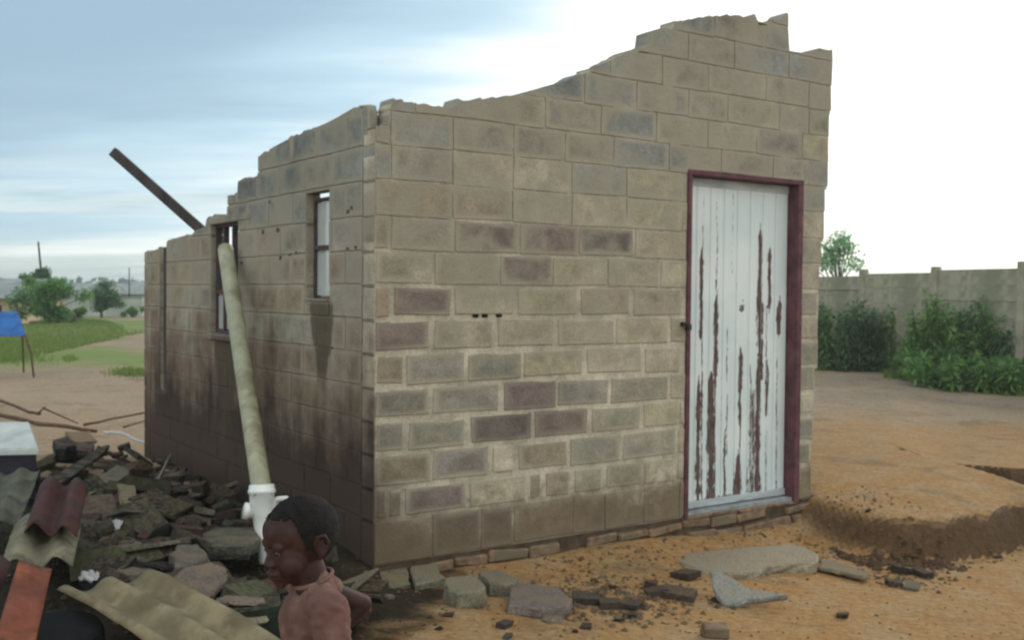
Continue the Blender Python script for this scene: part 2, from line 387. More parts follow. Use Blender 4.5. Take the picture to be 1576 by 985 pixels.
bm = bmesh.new(); prism(bm, [(yA+.045, zA-.19), (.16, zA-.19), (.16, zA-.01), (yB-.01, zA), (yA+.065, zA-.012), (yA+.048, zA-.05)], .002, .06, .012, lambda s_, y_, z_: (y_, s_, z_))
o = bmobj('block', bm, M_block, house); o.color = (.22, .225, .19, 1)
# far walls, seen from the other side only
rprof = [(0, 2.9), (.6, 2.6), (.62, 2.4), (1.5, 2.3), (1.52, 2.05), (2.6, 1.9), (D-.3, 1.75), (D, 1.7)]
bprof = [(0, 1.7), (.9, 1.75), (.92, 1.6), (2.0, 1.72), (2.02, 1.55), (3.0, 1.6), (L, 1.72)]
build_wall('far side wall of blocks behind the front wall', lrows, lambda s: interp(rprof, s), rprof, lambda s, y, z: (L-.05-y, s, z), [], lambda z: (TH+.001, D), .003, .012, .004, M_mortar2, lcolfn, 3.2, individually=False)
build_wall('rear wall of blocks with uneven top', lrows, lambda s: interp(bprof, s), bprof, lambda s, y, z: (s, D-.002-y, z), [], lambda z: (TH+.012, L-TH-.06), .003, .012, .004, M_mortar2, lcolfn, 2.2, individually=False)
bm = bmesh.new(); addbox(bm, TH+.01, L-TH-.06, TH+.01, D-TH-.01, -.2, .02); bmobj('floor_slab', bm, M_lintel, house)

# ---- footing: courses of small bricks under the blocks and the door sill
M_fbrick = simple('burnt_footing_brick', (.19, .128, .082), .95, .4, 14, .008, col2=(.15, .125, .085), sc2=6)
M_footing = simple('earthy_footing_mortar', (.085, .062, .042), .95, .35, 9, .01)
foot = None
bm = bmesh.new()
nseg = 44
for i in range(nseg):
    s0, s1 = L*i/nseg, L*(i+1)/nseg
    addbox(bm, s0+.01, s1+.012, .014, .145, -.55, FB-.02 if ds0 < (s0+s1)/2 < ds1 else -.003, jit=.0)
foot = bmobj('footing', bm, M_footing, house)
def fbrick(s0, s1, z0, z1, y, c):
    bm = bmesh.new(); addbox(bm, s0, s1, y, y+.1, z0+R.uniform(0, .012), z1-R.uniform(0, .01), .010, .010); bmesh.ops.rotate(bm, verts=bm.verts, cent=((s0+s1)/2, y, (z0+z1)/2), matrix=Matrix.Rotation(R.uniform(-.05, .05), 3, 'Y')); o = bmobj('brick', bm, M_fbrick, foot)
zt = FB-.028
for course in range(5):
    s = 0.02+.1*(course % 2); z1 = -.042-.082*course
    if course > 3: break
    while s < L-.05:
        ln = R.uniform(.21, .31)
        if R.random() < .86: fbrick(s, min(s+ln-.009, L), z1-.072, z1, .001-R.uniform(0, .022)-.012*course, 0)
        s += ln
s = ds0+.01; 
nc = max(1, int(round((zt+.03)/.085)))
for c_ in range(nc):
    z1 = zt-c_*(zt+.03)/nc; s = ds0+.005+.08*(c_ % 2)
    while s < ds1-.02:
        ln = min(R.uniform(.23, .29), ds1-s); fbrick(s, s+ln-.009, z1-(zt+.03)/nc+.009, z1, .001-R.uniform(0, .008), 0); s += ln

# ---- door
M_frame = simple('maroon_frame_paint', (.108, .042, .054), .7, .35, 10, .002, col2=(.12, .085, .075), thr=(.54, .7), sc2=9)
jw = .035; rec = .085
frame = empty('door_frame', (0, 0, 0)); frame.parent = house
def part(name, parent, mat, boxes, bev=.003):
    bm = bmesh.new()
    for b_ in boxes: addbox(bm, *b_, bev=bev)
    return bmobj(name, bm, mat, parent)
part('jamb', frame, M_frame, [(ds0+.001, ds0+jw, -.012, .145, dz0-.02, dz1-jw)])
part('jamb', frame, M_frame, [(ds1-jw*1.5, ds1-.001, -.012, .145, dz0-.02, dz1-jw)])
part('head', frame, M_frame, [(ds0+.001, ds1-.001, -.014, .147, dz1-jw+.001, dz1-.001)])
M_sill = simple('grey_sill', (.25, .27, .28), .8, .3, 12, .003)
part('threshold', frame, M_sill, [(ds0+jw+.001, ds1-jw*1.5-.001, .01, .145, dz0-.018, dz0+.022)])
# door planks carry a per-vertex 'peel' value; bare wood shows where the paint has gone
m, q, b = newmat('peeling_white_paint'); M_paint = m
at = q.new('ShaderNodeAttribute', attribute_name='peel'); geo = q.new('ShaderNodeTexCoord').outputs['Object']
st = q.scalev(geo, 1, 1, .16)
n = q.noise(q.scalev(geo, 1, 1, .07), 60, 6, .75); nf = q.noise(st, 150, 4, .7); sm = q.noise(geo, 2.2, 3, .5)
v = q.m('ADD', at.outputs['Fac'], q.m('ADD', q.m('MULTIPLY', q.m('SUBTRACT', n, .5), 1.5), q.m('MULTIPLY', q.m('SUBTRACT', nf, .5), 1.5)))
msk = q.ss(v, .47, .55)
wood = q.mix(q.ss(q.noise(st, 60, 4, .6), .3, .7), (.042, .028, .027), (.17, .11, .095))
paint = q.mix(q.ss(sm, .35, .65), (.60, .70, .73), (.70, .78, .80)); paint = q.mix(q.ss(q.noise(st, 9, 5, .6), .5, .7, 0, .35), paint, (.56, .60, .58))
q.put(b.inputs['Base Color'], q.mix(msk, paint, wood)); q.put(b.inputs['Roughness'], q.mix(msk, (.5, .5, .5), (.9, .9, .9)))
bump(q, b, q.m('SUBTRACT', q.m('MULTIPLY', nf, .3), msk), .004, .8)
door = empty('door', (0, 0, 0)); door.parent = house
x0, x1 = ds0+jw+.004, ds1-jw*1.5-.004; zb, ztp = dz0+.03, dz1-jw-.008
def dpt(px, py): return front(px, py, rec)
streaks = [(1083, 300, 400, 1.5, .6), (1080, 385, 520, 4, 1.), (1075, 585, 772, 4.5, 1.), (1104, 320, 460, 1.5, .55), (1102, 455, 580, 4.5, 1.), (1095, 575, 772, 7.5, 1.), (1140, 535, 655, 3.5, 1.), (1136, 700, 772, 7, .9), (1140, 655, 700, 2, .7), (1170, 352, 480, 4.5, 1.), (1171, 455, 585, 7, .9), (1168, 560, 650, 5, 1), (1081, 420, 772, 1.6, .8), (1101, 440, 772, 2, .85), (1140, 560, 772, 1.6, .8), (1169, 380, 775, 2.2, .9), (1180, 480, 770, 1.5, .75), (1120, 500, 700, 1.2, .65), (1196, 520, 770, 1.3, .7), (1155, 560, 770, 1.4, .7), (1160, 600, 775, 13, .62), (1166, 640, 775, 7, 1.),
  (1185, 380, 475, 3.5, .9), (1181, 560, 640, 3.5, .8), (1200, 462, 515, 4, 1.), (1116, 660, 772, 2.5, .8), (1110, 762, 778, 60, .55), (1150, 762, 775, 50, .5), (1142, 468, 480, 5, .8), (1128, 300, 420, 1.2, .5)]
SK = []
for (cx, y0_, y1_, hw, am) in streaks:
    a0 = dpt(cx, y0_); a1 = dpt(cx-1.5, y1_); sc_ = (dpt(cx+10, (y0_+y1_)/2)[0]-dpt(cx, (y0_+y1_)/2)[0])/10
    SK.append((a0[0], a0[1], a1[0], a1[1], hw*sc_*.82, am))
def peel(s, z):
    best = 0.
    for (sa, za, sb, zb_, hw, am) in SK:
        if za+.04 > z > zb_-.04:
            tt = (z-zb_)/(za-zb_); c = sb+(sa-sb)*tt+.010*mnoise.noise((z*5, sa*9, 0))+.004*mnoise.noise((z*22, sa*9, 3))
            wv = hw*(.85+.5*mnoise.noise((z*5, sa*13, 7))+.35*mnoise.noise((z*19, sa*13, 2)))*min(1, max(0, (1.03-tt))*7)*min(1, max(0, tt+.03)*25)+.0015
            best = max(best, am*max(0., min(1., 1.25-abs(s-c)/max(wv, .002)*.75)))
    return best
NP = 8; pw = (x1-x0)/NP
for i in range(NP):
    a0, a1 = x0+i*pw+.002, x0+(i+1)*pw-.002
    nx, nz = 14, 230; vs = []; fs = []; pv = []
    for k in range(nz+1):
        z = zb+.05+(ztp-zb-.05)*k/nz
        seam_ = .36*max(0, .3+mnoise.noise((z*2.2, i*7., 1)))
        for j in range(nx+1):
            s = a0+(a1-a0)*j/nx; e = .004 if j in (0, nx) else 0.
            vs.append((s, rec+e, z)); pv.append(max(peel(s, z)*.93, seam_ if j in (0, nx) else 0))
    for k in range(nz):
        for j in range(nx):
            p = k*(nx+1)+j; fs.append((p, p+1, p+nx+2, p+nx+1))
    nb = len(vs)
    vs += [(a0, rec+.022, zb+.05), (a1, rec+.022, zb+.05), (a1, rec+.022, ztp), (a0, rec+.022, ztp)]; pv += [0]*4
    l0, l1, t0, t1 = 0, nx, nz*(nx+1), nz*(nx+1)+nx
    fs += [(nb+1, nb, nb+3, nb+2), (l0, t0, nb+3, nb)[::-1], (l1, t1, nb+2, nb+1), (t0, t1, nb+2, nb+3)[::-1], (l0, l1, nb+1, nb)]
    o = pyobj('plank', vs, fs, M_paint, door); at_ = o.data.attributes.new('peel', 'FLOAT', 'POINT'); at_.data.foreach_set('value', pv)
M_drail = simple('pale_blue_grey_rail', (.42, .48, .50), .7, .25, 10, .003, col2=(.16, .14, .13), thr=(.6, .7), sc2=14, stretch=(.3, 1, 1))
part('bottom_rail', door, M_drail, [(x0, x1, rec-.012, rec+.02, zb, zb+.049)])
part('top_rail', door, M_drail, [(x0, x1, rec-.004, rec+.023, ztp-.055, ztp+.004)])
M_dark = simple('dark_metal', (.03, .028, .027), .6, .3, 30, .001, metal=.3)
hs, hz_ = front(1046, 499)
part('bolt_stub', frame, M_dark, [(ds0-.055, ds0-.01, -.035, .01, hz_-.012, hz_+.014), (ds0-.02, ds0+.012, -.045, -.01, hz_-.04, hz_+.0)])
# three drilled holes in the front wall
hb = bmesh.new()
for hx in (732, 746, 768):
    s_, z_ = front(hx, 486); addbox(hb, s_-.018, s_+.018, -.0085, .05, z_-.009, z_+.009, .003, .002)
bmobj('wall_hole', hb, simple('hole_black', (.012, .011, .01), 1., .2, 9, .001), fw_wall)

# ---- windows
M_steel = simple('rusty_window_steel', (.06, .05, .06), .7, .4, 20, .001, col2=(.10, .045, .03), sc2=12)
m, q, b = newmat('pale_glass'); M_glass = m  # pale mottled grey-green base under a glossy coat
g = q.new('ShaderNodeTexCoord').outputs['Object']; q.put(b.inputs['Base Color'], q.mix(q.noise(g, 6, 4, .6), (.38, .44, .43), (.52, .57, .55)))
b.inputs['Roughness'].default_value = .12; b.inputs['Specular IOR Level'].default_value = .9; b.inputs['Coat Weight'].default_value = .6
def window(y0, y1, z0, z1, x, rails, mulls, glass):
    t_ = .022; wn = None
    bm = bmesh.new()
    addbox(bm, x-.02, x+.02, y0+.002, y0+t_, z0+.002, z1-.002); addbox(bm, x-.02, x+.02, y1-t_, y1-.002, z0+.002, z1-.002)
    addbox(bm, x-.021, x+.021, y0+t_, y1-t_, z0+.002, z0+t_); addbox(bm, x-.021, x+.021, y0+t_, y1-t_, z1-t_, z1-.002)
    wn = bmobj('window', bm, M_steel, house)
    for r_ in rails: part('rail', wn, M_steel, [(x-.026, x+.018, y0+t_, y1-t_, r_-.014, r_+.014)], .002)
    for k in mulls: part('mullion', wn, M_steel, [(x-.024, x+.016, k-.014, k+.014, z0+t_+.001, z1-t_-.001)], .002)
    zs = [z0+t_]+rails+[z1-t_]
    for i, (a_, b_) in enumerate(zip(zs, zs[1:])):
        if glass[i]: part('pane', wn, M_glass, [(x-.004, x+.002, y0+t_*.6, y1-t_*.6, a_+.01, b_-.006)], 0)
    return wn
r1 = left(490, 380)[1]
window(w1a, w1b, w1z0, w1z1-.03, .075, [r1], [], [1, 1])
part('lintel', house, M_lintel, [(-.006, TH+.004, w2a-.25, w2b+.03, w2z1+.001, w2z1+.05)], .006)
window(w2a, w2b, w2z0+.03, w2z1, .06, [w2z0+(w2z1-w2z0)*.4], [w2a+(w2b-w2a)*.36, w2a+(w2b-w2a)*.68], [1, 0])
part('sill', house, M_lintel, [(-.03, TH, w2a-.03, w2b+.03, w2z0-.02, w2z0+.028)], .006)
part('sill', house, M_lintel, [(-.012, .05, w1a+.002, w1b-.002, w1z0-.0, w1z0+.012)], .003)
M_oldwood = simple('old_dark_timber', (.05, .045, .045), .85, .35, 12, .004, stretch=(1, 1, .2))
part('post', house, M_oldwood, [(.02, .10, (g0+g1)/2-.035, (g0+g1)/2+.05, gz0-.03, left(250, 378)[1]-.02)], .006)
# rusty fixing holes on the side wall
hb = bmesh.new()
for (hx, hy) in ((548, 380), (535, 382), (446, 392), (432, 396), (456, 388), (405, 356), (428, 354), (415, 311), (512, 535), (541, 320), (536, 325), (372, 405)):
    d_, z_ = left(hx, hy); rr_ = R.uniform(.008, .014); addbox(hb, -.0045, .03, d_-rr_*1.5, d_+rr_*1.5, z_-rr_, z_+rr_, .003, .004)
bmobj('chipped_hole', hb, simple('chip_dark', (.085, .07, .055), 1., .3, 9, .001), house)['kind'] = 'stuff'
# ==================================================================PART2
# ------------------------------------------------------------------ ground
def sms(x, a, b):
    t = np.clip((x-a)/(b-a), 0, 1); return t*t*(3-2*t)
P0n = np.array(P0); Un = np.array(U); Vn = np.array(V)
_rng = np.random.RandomState(5)
_waves = [(_rng.uniform(0, 6.28), _rng.uniform(0, 6.28), 10**_rng.uniform(-.5, 1.0)) for _ in range(34)]
def wob(x, y, f0=1., n=34):
    h = np.zeros_like(x*1.)
    for a_, p_, f_ in _waves[:n]:
        f = f_*f0; h = h+np.sin((x*math.cos(a_)+y*math.sin(a_))*f+p_+1.3*np.sin((x*math.sin(a_)-y*math.cos(a_))*f*.43+p_*2))/f
    return h/n**.5
# edges of the raised earth bank, as world polylines (x -> y)
bank_px = [(1246, 842), (1330, 862), (1430, 862), (1496, 855), (1576, 842), (1700, 826)]
bk = [onz(x, y, -.27) for x, y in bank_px]; bkx = np.array([p.x for p in bk]); bky = np.array([p.y for p in bk])
crest_px = [(1240, 686), (1300, 679), (1380, 690), (1450, 712), (1576, 741), (1700, 762)]
cp = [onz(x, y, .02) for x, y in crest_px]; ck = sorted((p.x, p.y) for p in cp); ckx = np.array([p[0] for p in ck]); cky = np.array([p[1] for p in ck])
def gh(x, y):
    x = np.asarray(x, float); y = np.asarray(y, float)
    s = (x-P0n[0])*Un[0]+(y-P0n[1])*Un[1]; d = (x-P0n[0])*Vn[0]+(y-P0n[1])*Vn[1]
    rt = x/np.maximum(y, 1.)
    base = -.075-.062*np.clip(s, -.5, 4.2)
    n_ = wob(x, y)
    edge = np.interp(x, bkx, bky)+.05*np.sin(x*5+.6)+.035*np.sin(x*11+1)*np.sin(x*3)+.25*n_+.10*wob(x*3, y*3+2, 3.)
    on = sms(x, 1.6, 2.3)*sms(s, L-.35, L+.0)
    up = sms(y, edge+.03, edge+.26)**.6
    top = -.05+.09*sms(y, edge, edge+1.5)-.02*sms(y, edge+2., edge+4.)
    crest = np.interp(x, ckx, cky, left=cky[0]+1.5)
    beyond = sms(y, crest-.1, crest+.2)
    dist = y-crest
    deep = .62*sms(rt, .36, .44)
    wd_ = .45+.6*sms(rt, .37, .48); ditch = -deep*sms(dist, 0, .5*wd_)*(1-sms(dist, wd_*1.25, wd_*1.25+.22))
    far = -.045*sms(rt, .36, .42)+top*(1-sms(rt, .36, .42))
    bank = top*(1-beyond)+far*beyond+ditch*beyond
    base = base+sms(s, .1, .5)*(1-sms(s, L, L+.4))*np.exp(-((d+.02)/.20)**2)*(.02+.13*np.clip(wob(s*1.1+3, s*0+d*1.5, 2.), -.12, .8))
    h = base*(1-on*up)+bank*on*up
    # ground evens out to about zero away from the house
    away = sms(np.abs(x+1)+np.abs(y-6), 7., 12.)*(1-on)
    h = h*(1-away)+(-.05)*away
    # rubble mound by the side wall
    mx, my = x+2.05, y-5.55
    h = h+.21*(1-.9*np.exp(-((x+1.36)**2+(y-5.55)**2)/.16))*np.exp(-((mx/1.35)**2+(my/1.25)**2))*(1-sms(x, -.95, -.55))
    near = np.exp(-((y-6)/9)**2)
    h = h+.035*n_*near+.012*wob(x+5, y, 5.)*near+.08*wob(x*.2, y*.2)*(1-near)*np.exp(-(y/60)**2)
    h = h+.02*wob(x*2, y*2, 6.)*np.exp(-((y-edge-.1)/.25)**2)*on*3
    return h
def ghf(x, y): return float(gh(x, y))
def onground(px, py, up=0.):
    d = ray(px, py); t_ = 1.5
    for _ in range(4000):
        p = CAM+d*t_
        if p.z <= ghf(p.x, p.y)+up: break
        t_ += .02+max(0, (p.z-ghf(p.x, p.y)-up))*.3
    return CAM+d*t_
def axis(lo, hi, fa, fb, fine, far_lo, far_hi, gr):
    a = list(np.arange(fa, fb, fine)); st = fine; v = fb
    while v < far_hi: a.append(v); st = st*gr; v += st
    st = fine; v = fa
    while v > far_lo: st = st*gr; v -= st; a.insert(0, v)
    return np.array(a)
gx = axis(0, 0, -4.2, 6.2, .035, -2500, 2500, 1.09); gy = axis(0, 0, 2.0, 13., .04, -2500, 3500, 1.09)
GX, GY = np.meshgrid(gx, gy); GZ = gh(GX, GY); nxg, nyg = len(gx), len(gy)
vv = np.stack([GX.ravel(), GY.ravel(), GZ.ravel()], 1)
ii = np.arange(nxg*nyg).reshape(nyg, nxg)
ff = np.stack([ii[:-1, :-1].ravel(), ii[:-1, 1:].ravel(), ii[1:, 1:].ravel(), ii[1:, :-1].ravel()], 1)
me = bpy.data.meshes.new('ground'); me.vertices.add(len(vv)); me.vertices.foreach_set('co', vv.ravel())
me.loops.add(len(ff)*4); me.loops.foreach_set('vertex_index', ff.ravel()); me.polygons.add(len(ff))
me.polygons.foreach_set('loop_start', np.arange(0, len(ff)*4, 4)); me.polygons.foreach_set('loop_total', np.full(len(ff), 4)); me.update(); me.validate()
me.shade_smooth()
print('ground verts', len(vv))
m, q, b = newmat('bare_earth'); geo = q.new('ShaderNodeNewGeometry').outputs['Position']; gxx, gyy, gzz = q.sep(geo)
na = q.noise(geo, .55, 5, .6, .4); nb_ = q.noise(geo, 3.2, 6, .65, .3); nc_ = q.noise(geo, 24, 4, .65); nd = q.noise(geo, 160, 2, .6)
orange = (.30, .170, .068); tan = (.315, .212, .112); grey = (.25, .195, .14)
c = q.mix(q.ss(nb_, .35, .68), orange, tan)
farm = q.ss(q.m('ADD', gyy, q.m('MULTIPLY', q.m('SUBTRACT', na, .5), 6)), 11.5, 15)
c = q.mix(farm, c, grey)
c = q.mix(q.m('MULTIPLY', q.ss(na, .45, .6), farm), c, (.31, .23, .15))
lefty = q.ss(gxx, -1., -3.); c = q.mix(q.m('MULTIPLY', lefty, .8), c, q.mix(na, (.26, .19, .135), (.37, .29, .20)))
# scuffed darker, damp earth and mortar dust in front of the wall
c = q.mix(q.ss(q.noise(geo, 1.6, 5, .7, .6), .52, .66, 0, .45), c, (.12, .08, .045))
c = q.mix(q.ss(nb_, .58, .75, 0, .4), c, (.33, .26, .16))
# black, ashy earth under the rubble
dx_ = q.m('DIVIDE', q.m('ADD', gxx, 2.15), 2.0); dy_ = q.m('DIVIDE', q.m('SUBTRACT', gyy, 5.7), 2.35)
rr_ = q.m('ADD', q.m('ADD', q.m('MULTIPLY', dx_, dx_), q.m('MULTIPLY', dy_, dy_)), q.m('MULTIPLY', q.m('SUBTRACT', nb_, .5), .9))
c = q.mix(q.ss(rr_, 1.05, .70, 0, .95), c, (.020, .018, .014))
# grass-stained ground to the left far field
gm = q.m('MULTIPLY', q.ss(q.m('ADD', gyy, q.m('MULTIPLY', q.m('SUBTRACT', na, .5), 10)), 19, 23), q.ss(q.noise(geo, .16, 4, .6), .44, .56))
c = q.mix(q.m('MULTIPLY', gm, q.ss(gxx, 0, -3)), c, (.17, .22, .07))
c = q.mix(q.ss(gyy, 60, 120), c, (.07, .09, .04))
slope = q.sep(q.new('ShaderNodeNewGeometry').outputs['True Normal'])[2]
c = q.mix(q.ss(slope, .92, .66, 0, .85), c, (.055, .034, .022))     # exposed soil on steep faces, with gully and undercut shade put into the colour
k = q.m('MULTIPLY', q.ss(nc_, .3, .7, .8, 1.18), q.ss(nd, .3, .7, .88, 1.12)); c = q.mix(1., c, q.comb(k, k, k), 'MULTIPLY')
q.put(b.inputs['Base Color'], c); b.inputs['Roughness'].default_value = .97; b.inputs['Specular IOR Level'].default_value = .1
bump(q, b, q.m('ADD', q.m('MULTIPLY', nc_, 1.), q.m('ADD', q.m('MULTIPLY', nd, .25), q.m('MULTIPLY', q.voro(geo, 34), -.3))), .016, .8)
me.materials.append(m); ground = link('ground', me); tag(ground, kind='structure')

# ------------------------------------------------------------------ rocks, block chunks and slabs
M_chunk = None
m, q, b = newmat('broken_concrete'); M_chunk = m
oi = q.new('ShaderNodeObjectInfo'); geo = q.new('ShaderNodeTexCoord').outputs['Object']
n = q.noise(geo, 9, 5, .65); n2_ = q.noise(geo, 70, 3, .6); k = q.m('MULTIPLY', q.ss(n, .25, .75, .65, 1.35), q.ss(n2_, .3, .7, .85, 1.15))
c = q.mix(1., oi.outputs['Color'], q.comb(k, k, k), 'MULTIPLY')
up = q.sep(q.new('ShaderNodeNewGeometry').outputs['Normal'])[2]
c = q.mix(q.m('MULTIPLY', q.ss(up, .5, .95), q.ss(n, .40, .62, 0, .6)), c, (.17, .12, .07))
q.put(b.inputs['Base Color'], c); b.inputs['Roughness'].default_value = .95; b.inputs['Specular IOR Level'].default_value = .15
bump(q, b, q.m('ADD', n2_, q.m('MULTIPLY', q.voro(geo, 55), .5)), .012, .8)
def hull(pts):
    bm = bmesh.new()
    for p in pts: bm.verts.new(p)
    r_ = bmesh.ops.convex_hull(bm, input=bm.verts)
    bad = [g_ for g_ in r_['geom_interior']+r_['geom_unused'] if isinstance(g_, bmesh.types.BMVert)]
    if bad: bmesh.ops.delete(bm, geom=list(set(bad)), context='VERTS')
    return bm
def chunk_bm(lx, ly, lz, rough=.16):
    """a piece snapped off a block: box corners knocked about, with chipped edges"""
    pts = []
    cut = R.choice([-1, 1])
    for sx in (-1, 1):
        for sy in (-1, 1):
            for sz in (-1, 1):
                j = rough*(1.9 if sx == cut else .5)
                px_, py_, pz_ = lx/2*sx*(1-R.uniform(0, j)), ly/2*sy*(1-R.uniform(0, j*.8)), lz/2*sz*(1-R.uniform(0, j*.5))
                pts.append((px_, py_, pz_)); pts.append((px_*R.uniform(.86, .97), py_*1.02, pz_*R.uniform(.9, 1.))); pts.append((px_*1.01, py_*R.uniform(.84, .96), pz_*R.uniform(.88, 1)))
    return hull(pts)
chunk_lib = []
for i in range(26):
    bm = chunk_bm(1., R.uniform(.5, .9), R.uniform(.18, .5), R.uniform(.12, .42)); bmesh.ops.recalc_face_normals(bm, faces=bm.faces)
    me = bpy.data.meshes.new('chunk'); bm.to_mesh(me); bm.free(); me.materials.append(M_chunk); chunk_lib.append(me)
def chunk(p, size, col, label, group=None, tilt=.35, name='block_chunk', cat='rubble', rz=None, sink=.25):
    o = link(name, R.choice(chunk_lib)); o.scale = (size, size*R.uniform(.8, 1.15), size*R.uniform(.7, 1.1))
    o.rotation_euler = (R.uniform(-tilt, tilt), R.uniform(-tilt, tilt), R.uniform(0, 6.28) if rz is None else rz)
    o.location = p; o.location.z += size*.22*(1-sink)
    o.color = (*col, 1); tag(o, label, cat, group); return o
def slab(name, pxs, ztop, thick, col, label, cat, tiltn=None, mat=None, inset=.012, rough=.01, n=3, group=None, planez=None):
    """a flat piece of real thickness whose upper face has the outline pxs, lying at height ztop"""
    if tiltn is None: top = [onz(x, y, ztop) for x, y in pxs]
    else:
        c0 = onz(*planez); top = [onplane(x, y, c0, Vector(tiltn).normalized()) for x, y in pxs]
    pts = []
    for a_, b_ in zip(top, top[1:]+top[:1]):
        for k in range(n): pts.append(a_.lerp(b_, k/n)+Vector((R.uniform(-rough, rough), R.uniform(-rough, rough), R.uniform(-rough, rough)*.3)))
    cen = sum(pts, Vector())/len(pts)
    bm = bmesh.new(); nrm = Vector(tiltn).normalized() if tiltn else Vector((0, 0, 1))
    def ring(f, dz): return [bm.verts.new(p+(cen-p).normalized()*f-nrm*dz-cen+Vector((R.uniform(-1, 1), R.uniform(-1, 1), 0))*rough*.6) for p in pts]
    rg = [ring(inset, 0), ring(0, inset*.7), ring(-.002, thick*.6), ring(.01, thick)]
    for A, B in zip(rg, rg[1:]):
        for k in range(len(pts)): bm.faces.new((A[k], A[(k+1) % len(pts)], B[(k+1) % len(pts)], B[k]))
    bm.faces.new(rg[0]); bm.faces.new(rg[-1][::-1]); bmesh.ops.triangulate(bm, faces=[f for f in bm.faces if len(f.verts) > 4])
    o = bmobj(name, bm, mat or M_chunk); o.location = cen; o.color = (*col, 1); tag(o, label, cat, group); return o

lowz = lambda px, py: onground(px, py).z
# in front of the wall
slab('concrete_slab', [(1042, 862), (1062, 852), (1150, 843), (1222, 836), (1262, 853), (1258, 864), (1200, 868), (1150, 884), (1098, 880), (1070, 876)], lowz(1150, 868)+.05, .07, (.30, .265, .20), 'broken flat concrete doorstep slab lying below the white door', 'slab', rough=.015)
c0 = onground(1130, 925)
slab('pale_stone', [(1093, 880), (1108, 878), (1120, 886), (1148, 905), (1212, 916), (1160, 925), (1118, 934), (1100, 910)], 0, .05, (.27, .275, .25), 'pale pointed shard of smooth cement leaning against the doorstep slab', 'stone', tiltn=(-.05, -.62, .8), planez=(1120, 934, c0.z+.02), rough=.006)
slab('thin_slab', [(1262, 862), (1285, 862), (1342, 884), (1330, 888), (1290, 880), (1256, 872)], lowz(1300, 885)+.05, .025, (.20, .165, .11), 'thin narrow slab of concrete off the right corner of the house', 'slab')
slab('broken_block', [(690, 888), (725, 884), (748, 902), (745, 910), (700, 913), (680, 898)], lowz(710, 925)+.09, .12, (.215, .20, .145), 'squarish broken block with pale top below the left part of the front wall', 'block')
slab('broken_block', [(735, 880), (768, 876), (796, 890), (790, 898), (755, 899)], lowz(770, 915)+.08, .10, (.18, .165, .12), 'dark-sided broken block wedged between the pale-topped one and the wide flat one', 'block')
slab('flat_block', [(785, 902), (800, 896), (860, 903), (880, 922), (876, 932), (830, 937), (782, 932)], lowz(830, 940)+.06, .07, (.175, .145, .13), 'wide flat purplish block fragment on the sand before the front wall', 'block', rough=.006)
slab('flat_block', [(826, 943), (850, 940), (868, 946), (866, 954), (842, 956)], lowz(848, 958)+.02, .035, (.15, .13, .10), 'small flat shard just below the wide purplish block fragment', 'block')
slab('footing_block', [(574, 872), (622, 866), (630, 890), (628, 899), (580, 905)], -.055, .13, (.17, .155, .10), 'mossy block set at the foot of the house corner', 'block')
slab('footing_block', [(632, 868), (668, 864), (684, 888), (672, 894), (640, 899)], -.055, .12, (.20, .19, .135), 'pale mossy block second from the house corner along the footing', 'block')
pc = onground(1100, 982)
bm = bmesh.new(); addbox(bm, -.062, .062, -.04, .04, -.025, .032, .008, .006); o = bmobj('brick_piece', bm, M_fbrick); o.location = pc+Vector((0, 0, .03)); o.rotation_euler = (.06, .05, .05); tag(o, 'lone dark brick piece on the sand at the bottom of the picture', 'brick')
singles = [(1296, 952, .09, 'small dark stone on the sand below the thin narrow slab', (.08, .05, .035)), (1390, 884, .15, 'dark clod nearest the pale clod at the foot of the earth bank', (.06, .045, .035)), (1420, 888, .13, 'dark lump touching the right side of the clods by the bank', (.065, .05, .04)),
  (1375, 903, .11, 'brown clod just left of the pale lump before the bank', (.09, .07, .05)), (1404, 908, .12, 'pale greyish lump among the clods before the earth bank', (.20, .18, .14)), (1336, 788, .045, 'tiny dark stone on top of the earth bank', (.05, .035, .03)),
  (1534, 860, .06, 'little stone at the bank foot near the right edge', (.09, .06, .04)), (777, 967, .10, 'dark rounded stone low on the sand under the wide block fragment', (.09, .08, .07)), (690, 950, .06, 'small brown clod on sand in front of the pale-topped block', (.10, .06, .04)),
  (1056, 892, .15, 'dark broken brick end tucked beside the doorstep slab', (.095, .075, .06)), (1002, 905, .10, 'dark clod halfway between the flat block and the doorstep', (.085, .06, .045)), (1045, 922, .19, 'long dark brick bat left of the pale shard', (.10, .075, .06)), (1010, 918, .14, 'dark brick end left of the long brick bat', (.095, .07, .058)),
  (902, 930, .15, 'dark slate-like piece right of the wide block fragment', (.085, .075, .07)), (940, 936, .13, 'low dark shard in the middle of the rubble strip', (.10, .085, .07)), (975, 937, .13, 'blackish shard at the right end of the rubble strip', (.075, .06, .055)), (970, 952, .08, 'upper one of two dark pebbles under the rubble strip', (.06, .05, .045)), (952, 958, .06, 'lower one of two dark pebbles under the rubble strip', (.06, .05, .045)), (903, 968, .07, 'flat dark pebble near the bottom middle', (.08, .06, .05)),
  (885, 974, .05, 'reddish pebble close to the flat dark pebble', (.10, .055, .04)), (1112, 930, .10, 'dark stone under the pale shard tip', (.08, .06, .05)), (780, 985, .07, 'grey pebble cut by the bottom edge', (.11, .11, .1)), (915, 898, .05, 'small red-brown lump close to the footing bricks', (.12, .06, .035)), (942, 906, .05, 'dark lump on the orange sand before the footing', (.07, .045, .03)), (600, 922, .05, 'small pale stone right by the house corner', (.28, .26, .2))]
for x, y, sz, lb, col in singles: chunk(onground(x, y), sz, col, lb, name='stone' if sz < .1 else 'brick_bat', cat='stone' if sz < .1 else 'rubble', tilt=.2)
